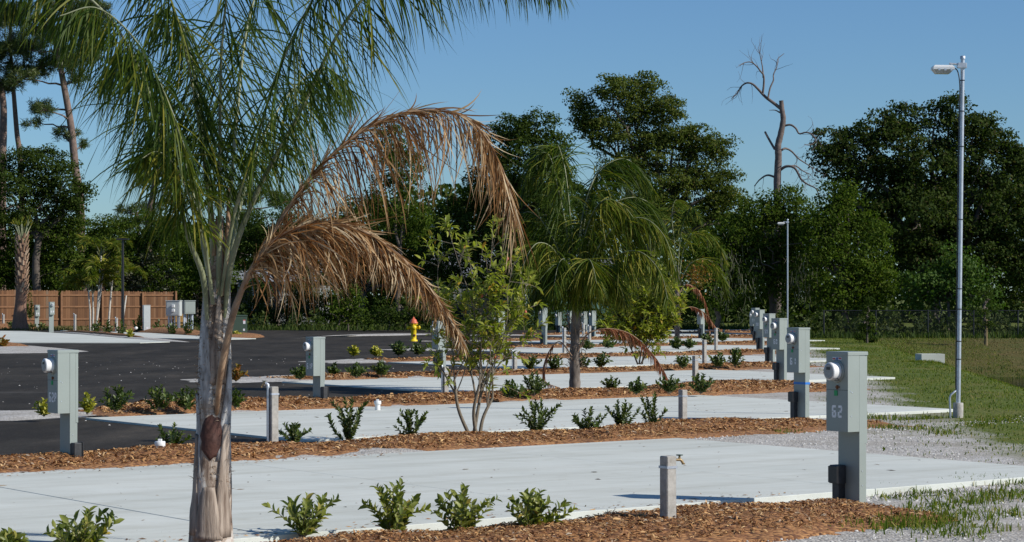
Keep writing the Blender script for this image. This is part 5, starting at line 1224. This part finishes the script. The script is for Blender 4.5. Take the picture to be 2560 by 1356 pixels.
# bay shrubs (multi-stemmed, leaves in whorls)
def bay(name, base_px, d, tips, label, leaf, seed, ntw, r0=.022, cone=True, spread=.28, twl=(.15, .5), umin=.3):
    r = np.random.default_rng(seed); b = at(base_px[0], base_px[1], d); b.z -= .03
    o = empty(name, b); tag(o, label, 'shrub'); m = MB(); LP, LD, LL, cones = [], [], [], []
    G = []
    for g in range(4):
        tp = [at(x, y, d) - b for i_, (x, y) in enumerate(tips) if i_ % 4 == g]; av = sum(tp, Vector())/len(tp); top = Vector((av.x*.5 + (g - 1.5)*.10, (g % 2 - .5)*.25, av.z*r.uniform(.27, .36))); bs = Vector(((g - 1.5)*.035, (g % 2)*.05, 0))
        CT = catmull([bs, bs.lerp(top, .5) + Vector((r.uniform(-.05, .05), 0, 0)), top], 12); m.tube(CT, [r0*(1 - .3*k/12) for k in range(13)], 8, caps=False); G.append(CT)
    for ti, (x, y) in enumerate(tips):
        tip = at(x, y, d) - b + Vector((0, r.uniform(-.4, .4), 0)); CT = G[ti % 4]; st = CT[12 if ti < 8 else 9]
        mid = st.lerp(tip, .5) + Vector((r.uniform(-.12, .12), r.uniform(-.1, .1), .0)); C = catmull([st, st.lerp(mid, .5) + Vector((r.uniform(-.05, .05), 0, 0)), mid, mid.lerp(tip, .5) + Vector(r.normal(size=3))*.04, tip], 24)
        rr = r0 * r.uniform(.35, .55); m.tube(C, [rr*(1 - k/25*.85) for k in range(25)], 7, caps=False)
        ends = [(C[-1], (C[-1] - C[-2]).normalized())]
        for k in range(ntw):
            u = umin + (1 - umin) * r.random() ** .8; j = min(23, int(u*24)); T = (C[j+1] - C[j]).normalized()
            dv = (T*.5 + Vector(r.normal(size=3))*.75 + Vector((0, 0, .55))).normalized(); L = r.uniform(*twl) * (1.15 - .5*u); e = C[j] + dv*L; e2 = C[j] + dv*L*.55 + Vector(r.normal(size=3))*.02
            m.tube([C[j], e2, e], [.006, .0045, .003], 4, caps=False); ends.append((e, (e - e2).normalized()))
            if r.random() < .6: ends.append((e2, dv))
        for (e, T) in ends:
            S = T.orthogonal().normalized(); B = T.cross(S); n = r.integers(5, 10)
            for k in range(n):
                ph = k*2.4 + r.uniform(-.3, .3); aa = r.uniform(.35, 1.25); LD.append(tuple((T*math.cos(aa) + (S*math.cos(ph) + B*math.sin(ph))*math.sin(aa)).normalized())); LP.append(tuple(e + T*r.uniform(-.08, .01))); LL.append(leaf*r.uniform(.6, 1.15))
            if cone and r.random() < .035: cones.append(e + T*.03)
    m.build('stems', M['stem'], o); LP, LD, LL = map(np.array, (LP, LD, LL)); N = rand_dirs(len(LP), r)*.6 + np.array([0, 0, 1.0])
    v, f = leaf8(LP, LD, N, LL, LL*.34, .2, .2); fo_ = mesh_np('foliage', v, f, M['bay'], o); fo_['kind'] = 'stuff'
    for c in cones:
        mm = MB(); mm.lathe([(.004, -.02), (.015, -.008), (.018, .006), (.012, .022), (.002, .03)], 8); mm.build('seed_cone', M['fruit'], o, c)
    return o
bay('bay_shrub', (1187, 1088), 24.1, [(1092, 640), (1118, 560), (1168, 590), (1215, 640), (1245, 555), (1290, 640), (1325, 680), (1082, 720), (1180, 690), (1255, 720), (1140, 700), (1300, 760), (1090, 850), (1330, 830), (1120, 800), (1240, 830)], 'tall many-stemmed bay shrub with yellow green leaf whorls and red cones', .108, 31, 12, umin=.18)
bay('bay_shrub', (1600, 908), 49.5, [(1525, 720), (1550, 680), (1585, 660), (1620, 662), (1652, 680), (1685, 705), (1705, 760), (1540, 790), (1580, 760), (1640, 770), (1670, 800), (1610, 740), (1560, 830), (1650, 840), (1520, 815)], 'dense yellow green bay shrub right of the second palm', .17, 32, 26, r0=.02, cone=False, twl=(.2, .6), umin=.1)

# ------------------------------------------------------------------ background trees
tree('oak_tree', 'tall sunlit oak with open crown in the middle of the tree line', 112, (1620, 820), [(1450, 255, 32, 28), (1470, 300, 50, 45), (1530, 235, 50, 42), (1600, 215, 52, 38), (1590, 290, 70, 60), (1520, 330, 65, 55), (1660, 280, 50, 45), (1690, 345, 62, 52), (1750, 350, 45, 45), (1640, 380, 80, 55), (1800, 380, 36, 38), (1760, 430, 75, 55), (1560, 420, 60, 45), (1660, 470, 90, 50), (1800, 480, 70, 50), (1840, 530, 45, 38), (1740, 540, 80, 45), (1600, 530, 70, 45)], 'oakleaf', .15, .62, 5.2, 41, .3, clump=(.2, .42), shell=.3, per=70)
tree('oak_tree', 'dark live oak behind the tip of the high dead frond', 118, (1240, 822), [(1290, 330, 55, 45), (1340, 320, 55, 45), (1250, 370, 55, 55), (1380, 370, 45, 50), (1320, 420, 90, 70), (1230, 470, 80, 80), (1380, 470, 60, 70), (1180, 560, 100, 80), (1310, 560, 110, 90), (1100, 620, 90, 90), (1240, 660, 120, 90), (1370, 650, 80, 90)], 'darkleaf', .165, .6, 4.6, 42, .3)
tree('maple_tree', 'narrow bright green tree behind the middle of the high dead frond', 112, (1000, 822), [(985, 370, 40, 55), (1010, 430, 50, 60), (975, 500, 50, 70), (1020, 560, 60, 60)], 'midleaf', .15, .6, 4.5, 43, .15)
tree('oak_tree', 'dark tree behind the lower dead frond', 121, (900, 822), [(900, 560, 70, 60), (980, 620, 80, 80), (860, 640, 80, 80), (950, 720, 100, 70), (800, 600, 60, 60), (1060, 720, 80, 80)], 'darkleaf', .165, .6, 4.2, 44, .25)
tree('oak_tree', 'dark spreading tree behind the stalks of the dead fronds', 126, (690, 822), [(680, 560, 60, 50), (740, 600, 60, 60), (640, 630, 60, 60), (720, 650, 60, 36), (790, 680, 60, 40), (600, 590, 50, 60)], 'darkleaf', .165, .6, 3.8, 45, .22)
tree('scrub_bush', 'dark bushes before the white siding house', 124, (720, 822), [(640, 730, 36, 40), (750, 740, 40, 34), (700, 785, 60, 30), (800, 770, 50, 40), (640, 790, 50, 30)], 'darkleaf', .165, .55, 5.0, 63, .06, cat='shrub', flat=.6)
tree('magnolia_tree', 'broad dark magnolia at the right, tallest of the right-hand trees', 104, (2330, 840), [(2090, 355, 50, 38), (2060, 400, 35, 50), (2130, 400, 60, 60), (2190, 330, 60, 50), (2260, 310, 50, 45), (2240, 390, 80, 70), (2340, 300, 40, 40), (2385, 275, 42, 35), (2440, 330, 60, 45), (2400, 370, 80, 70), (2490, 350, 40, 40), (2500, 420, 70, 60), (2545, 400, 40, 50), (2320, 440, 90, 80), (2180, 480, 100, 80), (2440, 500, 110, 80), (2280, 560, 130, 90), (2520, 560, 90, 110), (2400, 620, 130, 90), (2520, 700, 100, 90), (2300, 680, 110, 80)], 'magleaf', .19, .55, 5.6, 46, .36, clump=(.22, .45), per=64)
tree('magnolia_tree', 'dark tree cut by the right edge of the picture', 108, (2600, 840), [(2600, 420, 70, 80), (2650, 520, 100, 120), (2580, 640, 90, 110), (2680, 680, 100, 110)], 'magleaf', .19, .55, 4.4, 47, .3, per=64)
tree('thicket_tree', 'mid green tree in front of the dead snag', 97, (1930, 838), [(1900, 530, 55, 48), (1960, 510, 55, 42), (1850, 590, 65, 55), (1930, 600, 75, 65), (2010, 560, 60, 60), (1810, 650, 55, 60), (1890, 690, 80, 70), (1980, 690, 80, 80)], 'midleaf', .145, .6, 4.6, 48, .16)
tree('thicket_tree', 'bushy green tree between the snag and the dark magnolia', 95, (2110, 842), [(2085, 500, 50, 42), (2120, 545, 65, 55), (2060, 590, 65, 60), (2150, 620, 75, 70), (2190, 700, 50, 60), (2080, 690, 80, 80), (2150, 740, 80, 60)], 'midleaf', .145, .6, 4.6, 49, .16)
tree('vine_bush', 'bright green vine covered bush behind the tall pole lamp', 93, (2370, 845), [(2310, 700, 50, 36), (2360, 720, 60, 42), (2420, 700, 55, 45), (2330, 750, 65, 36), (2440, 750, 60, 38), (2390, 660, 40, 36)], 'brightleaf', .145, .6, 4.0, 50, .08, cat='shrub', flat=.6)
tree('thicket_tree', 'mid green tree with hanging branches left of the thin pole lamp', 96, (1790, 838), [(1770, 620, 50, 60), (1830, 720, 55, 60), (1760, 720, 50, 70)], 'midleaf', .145, .6, 3.8, 51, .13)
tree('oak_tree', 'dark tree behind the pine trunks at far left', 126, (80, 815), [(50, 430, 70, 60), (110, 420, 60, 55), (160, 470, 50, 60), (30, 500, 70, 70), (190, 500, 32, 38), (110, 540, 90, 70), (215, 480, 18, 18)], 'darkleaf', .165, .6, 4.3, 52, .28)
tree('thicket_tree', 'mid green thicket above the fence at far left', 127, (60, 815), [(20, 590, 70, 60), (100, 610, 70, 60), (170, 600, 60, 60), (60, 680, 90, 50), (180, 680, 70, 50), (-30, 660, 60, 80)], 'midleaf', .15, .6, 4.6, 53, .14)
tree('thicket_tree', 'green thicket behind the black lamp post', 128, (330, 815), [(280, 590, 60, 45), (350, 580, 60, 50), (420, 600, 60, 60), (320, 660, 80, 60), (430, 690, 80, 60), (240, 670, 60, 50)], 'midleaf', .15, .6, 4.4, 54, .14)
tree('scrub_tree', 'greyish scrub tree leaning over the fence end', 127, (400, 812), [(380, 670, 50, 40), (340, 700, 45, 36), (420, 715, 40, 30), (300, 690, 36, 40), (360, 740, 40, 30)], 'grayleaf', .17, .5, 2.2, 55, .08)
tree('maple_tree', 'green tree behind the grey cabinets', 133, (490, 815), [(470, 650, 50, 50), (510, 600, 45, 50), (500, 710, 55, 50), (450, 720, 40, 40), (560, 690, 50, 60)], 'midleaf', .15, .6, 3.8, 56, .12)
tree('scrub_bush', 'green bush below the lower dead frond', 106, (870, 826), [(870, 770, 45, 30), (840, 800, 45, 22), (900, 800, 45, 22), (870, 740, 25, 25)], 'midleaf', .17, .5, 3.0, 57, .05, cat='shrub', flat=.6)
tree('scrub_bush', 'dark bush behind the hydrant', 104, (1010, 828), [(1000, 780, 60, 30), (1060, 770, 50, 36), (960, 800, 50, 22), (1100, 800, 50, 30)], 'darkleaf', .17, .5, 3.4, 58, .05, cat='shrub', flat=.6)
tree('scrub_bush', 'dark green bush left of the second palm, in front of the metal building', 112, (1340, 828), [(1300, 790, 50, 36), (1350, 770, 40, 36), (1390, 790, 40, 36), (1370, 730, 25, 30)], 'midleaf', .17, .5, 3.2, 59, .05, cat='shrub', flat=.6)
tree('scrub_bush', 'dark bush behind the far bay shrub', 108, (1560, 828), [(1520, 780, 60, 45), (1600, 770, 60, 50), (1680, 770, 60, 50), (1560, 720, 60, 45)], 'darkleaf', .18, .5, 3.4, 60, .06, cat='shrub', flat=.6)
tree('cypress_bush', 'small dark conical evergreen on the grass bank', 78, (2168, 862), [(2168, 800, 20, 32), (2166, 838, 27, 26), (2172, 770, 13, 22)], 'darkleaf', .09, .5, 4.5, 61, .05, cat='shrub', clump=(.06, .12), flat=1)
st = tree('sapling', 'young staked tree on the far slope behind the pole lamp', 80, (2462, 884), [(2462, 770, 28, 40), (2460, 810, 22, 24), (2464, 735, 16, 24)], 'darkleaf', .09, .4, 1.1, 62, .028, cat='sapling', clump=(.08, .16), flat=1)
m = MB(); zg = ground_z((2462 - CX)/F*80, 80) + .15; m.tube([(0.06, -.05, zg - .2), (.06, -.05, zg + 1.0)], .022, 8); m.build('stake', M['stake'], st)

# pines
def pine(label, d, path, crowns, seed, r0=.24, extra=None):
    r = np.random.default_rng(seed); P = [at(x, y, d) for x, y in path]; b = Vector((P[0].x, d, -.1)); o = empty('pine_tree', b); tag(o, label, 'pine tree', 'tall pines at the left')
    Q = [b] + P[1:]; C = catmull([q - b for q in Q], 30); m = MB(); m.tube(C, [r0*(1 - .55*k/30) for k in range(31)], 12); pts, dirs = [], []
    for (x, y, rx, ry) in crowns:
        c = at(x, y, d) + Vector((0, r.uniform(-1.5, 1.5), 0)) - b
        k = min(range(31), key=lambda j: (C[j] - c).length + max(0, C[j].z - c.z + .3) * 2); limb(m, C[k], c, .07, .02, r, .14, 6, 6)
        R = Vector((rx*d/F, rx*d/F, ry*d/F)); n = int(rx*ry/48) + 3
        for j in range(n):
            q = Vector(rand_dirs(1, r)[0]) * r.uniform(.3, 1.0); t_ = c + Vector((q.x*R.x, q.y*R.y, q.z*R.z)); m.tube([c, c.lerp(t_, .6) + Vector((0, 0, -.05)), t_], [.018, .012, .008], 4, caps=False)
            nn = 46; dd = rand_dirs(nn, r) + np.array([0, 0, .45]); dd /= np.linalg.norm(dd, axis=1, keepdims=True); pts.append(np.tile(np.array(t_), (nn, 1)) + r.normal(size=(nn, 3))*.10); dirs.append(dd)
    m.build('trunk', M['pinebark'], o); pts, dirs = np.concatenate(pts), np.concatenate(dirs); n = len(pts)
    v, f = ribbons(pts, dirs, r.uniform(.22, .38, n), np.full(n, .04), .15, 2, r); cr = mesh_np('crown', v, f, M['pineleaf'], o); return o
pine('tall pine with straight trunk, right one of the three left pines', 131, [(207, 640), (200, 520), (188, 420), (178, 320), (160, 215), (140, 110), (120, 20)], [(150, 20, 60, 40), (200, 60, 50, 40), (90, 60, 50, 40), (170, 140, 60, 35), (110, 150, 50, 35), (230, 130, 40, 35), (190, 200, 30, 22), (90, 265, 34, 22), (130, 280, 36, 20), (75, 305, 26, 16), (150, 335, 36, 14), (185, 335, 20, 12), (195, 358, 14, 14), (215, 30, 50, 30), (250, 70, 40, 30), (120, -30, 80, 40), (60, 200, 45, 30), (210, 100, 45, 35), (40, 120, 50, 40), (140, 90, 50, 40), (250, 20, 45, 35), (190, 170, 40, 26)], 71, .30)
pine('tall forked pine, middle one of the three left pines', 133, [(66, 520), (52, 430), (42, 330), (34, 230), (28, 150), (25, 40)], [(30, 100, 50, 40), (70, 120, 40, 30), (0, 150, 50, 40), (50, 180, 50, 26), (90, 180, 36, 24), (20, 40, 60, 40), (60, 40, 50, 36), (10, 220, 40, 22)], 72, .2)
pine('pine with thick trunk at the left edge of the picture', 132, [(3, 500), (5, 420), (8, 330), (6, 240), (-20, 150), (-30, 60)], [(-30, 120, 60, 50), (-10, 60, 60, 40), (-40, 200, 50, 30), (15, 200, 30, 20)], 73, .30)
pine('lone pine trunk behind the big palm fronds', 131, [(365, 640), (372, 560), (382, 490), (390, 420), (395, 330)], [(395, 400, 50, 35), (430, 440, 45, 30), (360, 440, 36, 26), (410, 350, 50, 36), (440, 500, 36, 20)], 74, .27)
pine('distant pine top right of the lone pine trunk', 140, [(345, 640), (345, 580), (342, 530)], [(320, 528, 34, 16), (360, 520, 36, 16), (300, 560, 30, 20), (340, 560, 40, 20), (380, 545, 36, 18)], 75, .15)
pine('distant pine top behind the dead frond stalks', 140, [(600, 640), (598, 560), (596, 490)], [(590, 480, 40, 22), (560, 500, 36, 22), (620, 500, 36, 22), (650, 480, 36, 22), (600, 540, 50, 26), (680, 490, 36, 26), (720, 510, 36, 26)], 76, .15)

# dead snag
d = 101; b = at(1943, 835, d); b.z = -.1; SN = empty('dead_tree', b); tag(SN, 'leafless dead tree snag standing above the thicket', 'dead tree')
r = np.random.default_rng(8)
def px_path(pts, dd=0): return [at(x, y, d) - b + Vector((0, dd*i/(len(pts)-1), 0)) for i, (x, y) in enumerate(pts)]
m = MB(); C = catmull([Vector((0, 0, 0))] + px_path([(1944, 640), (1944, 540), (1943, 460), (1946, 395), (1945, 365), (1952, 335), (1958, 300), (1955, 275), (1953, 252)]), 50); m.tube(C, [.20 - .09*(k/50)**1.4 + .006*math.sin(k*1.9) for k in range(51)], 10); m.build('trunk', M['snag'], SN)
def twigs(m, C, n, L, r, rad=.014):
    for _ in range(n):
        j = int(len(C)*r.uniform(.4, 1)) - 1; T = (C[j] - C[max(0, j-1)]).normalized(); p = C[j].copy(); dv = (T + Vector(r.normal(size=3))*.55).normalized(); P = [p]
        for _k in range(5): dv = (dv + Vector(r.normal(size=3))*.3).normalized(); p = p + dv*L/5; P.append(p.copy())
        m.tube(P, [rad*(1 - i_/7) for i_ in range(6)], 4, caps=False)
for i, (pts, r0, r1, dd, nt) in enumerate([
    ([(1952, 272), (1935, 258), (1918, 245), (1908, 235), (1895, 220), (1882, 208), (1868, 206), (1855, 215), (1845, 232), (1832, 244)], .085, .02, .6, 9),
    ([(1907, 233), (1909, 210), (1908, 190), (1900, 180), (1890, 168), (1875, 158), (1858, 160), (1846, 168)], .055, .015, -.5, 9),
    ([(1908, 195), (1907, 170), (1903, 145), (1899, 125)], .04, .012, .3, 7),
    ([(1920, 246), (1926, 220), (1935, 200), (1936, 185), (1945, 165), (1948, 145), (1965, 130)], .045, .014, .7, 4),
    ([(1950, 282), (1938, 276), (1923, 276)], .04, .012, 0, 0),
    ([(1937, 374), (1925, 352), (1915, 332), (1916, 330)], .06, .045, .3, 0),
    ([(1958, 316), (1975, 313), (1988, 322), (1996, 336), (2012, 333), (2028, 340), (2035, 355), (2020, 366), (2005, 364)], .055, .016, -.8, 9),
    ([(1950, 378), (1965, 371), (1982, 378), (2000, 395), (2025, 410), (2042, 420)], .06, .016, .9, 9),
    ([(1947, 428), (1965, 417), (1985, 422), (2000, 450), (2015, 463), (2035, 475), (2042, 500)], .075, .02, -.9, 12),
    ([(1972, 417), (1990, 415), (2010, 428), (2030, 436)], .045, .015, .3, 8),
    ([(1942, 445), (1920, 438), (1902, 448), (1888, 465)], .06, .02, .4, 2)]):
    m = MB(); C = catmull(px_path(pts, dd), 28); m.tube(C, [r0 + (r1 - r0)*k/28 for k in range(29)], 7); twigs(m, C, nt, 1.0, r); m.build('limb', M['snag'], SN)

# hanging moss under the thicket trees
for i, (x, y, d_, w, h_, lab) in enumerate([(1830, 690, 94.5, 60, 90, 'grey moss hanging left of the thin pole lamp'), (2010, 700, 94, 50, 70, 'grey moss hanging right of the thin pole lamp')]):
    r = np.random.default_rng(90 + i); n = 150; c = at(x, y, d_); o = empty('hanging_moss', c); tag(o, lab, 'moss')
    p = r.normal(size=(n, 3)) * np.array([w*d_/F*.5, .5, h_*d_/F*.45]); D = np.tile(np.array([0, 0, -1.0]), (n, 1)); v, f = ribbons(p, D, r.uniform(.2, .7, n), np.full(n, .025), .4, 3, r, 1, .2); q = mesh_np('strands', v, f, M['moss'], o); q['kind'] = 'stuff'

# count
# far woods closing the gaps behind everything
r = np.random.default_rng(99); tops = [(-150, 560), (0, 575), (150, 570), (260, 575), (330, 580), (480, 560), (640, 560), (760, 570), (900, 520), (1000, 480), (1400, 450), (1700, 520), (1850, 560), (2000, 560), (2200, 480), (2400, 430), (2750, 430)]
n = 46000; x = r.uniform(-150, 2750, n); tp = np.interp(x, [q[0] for q in tops], [q[1] for q in tops]); tp = tp + np.array([26*vnoise(a/60, 0) + 14*vnoise(a/17, 3) for a in x]); y = tp + (838 - tp) * r.random(n); dd = 140 + r.uniform(-3, 5, n)
P = np.stack([(x - CX)/F*dd, dd, H - (y - YH)*dd/F], -1); v, f = quad_leaves(P, r.uniform(.3, .6, n), .65, r)
tag(mesh_np('far_woods', v, f, M['darkleaf']), 'dark far wood filling the gaps behind the trees', 'woods', kind='stuff')
n = 16000; x = r.uniform(-60, 2700, n); bx = np.where(x > 1900, 91.5, 111.0) + r.uniform(-1.5, 2.5, n); bx = np.where(x < 560, 126.5, bx); y = 832 - (12 + 70*np.clip(np.array([vnoise(a/45, 7) + .35*vnoise(a/14, 2) for a in x]) + .35, 0, 1))*r.random(n)**1.3; zz = np.maximum(.0, H - (y - YH)*bx/F); P = np.stack([(x - CX)/F*bx, bx, zz], -1); v, f = quad_leaves(P, r.uniform(.14, .3, n), .5, r)
tag(mesh_np('undergrowth', v, f, M['underleaf']), 'low leafy undergrowth along the foot of the tree line', 'undergrowth', kind='stuff')
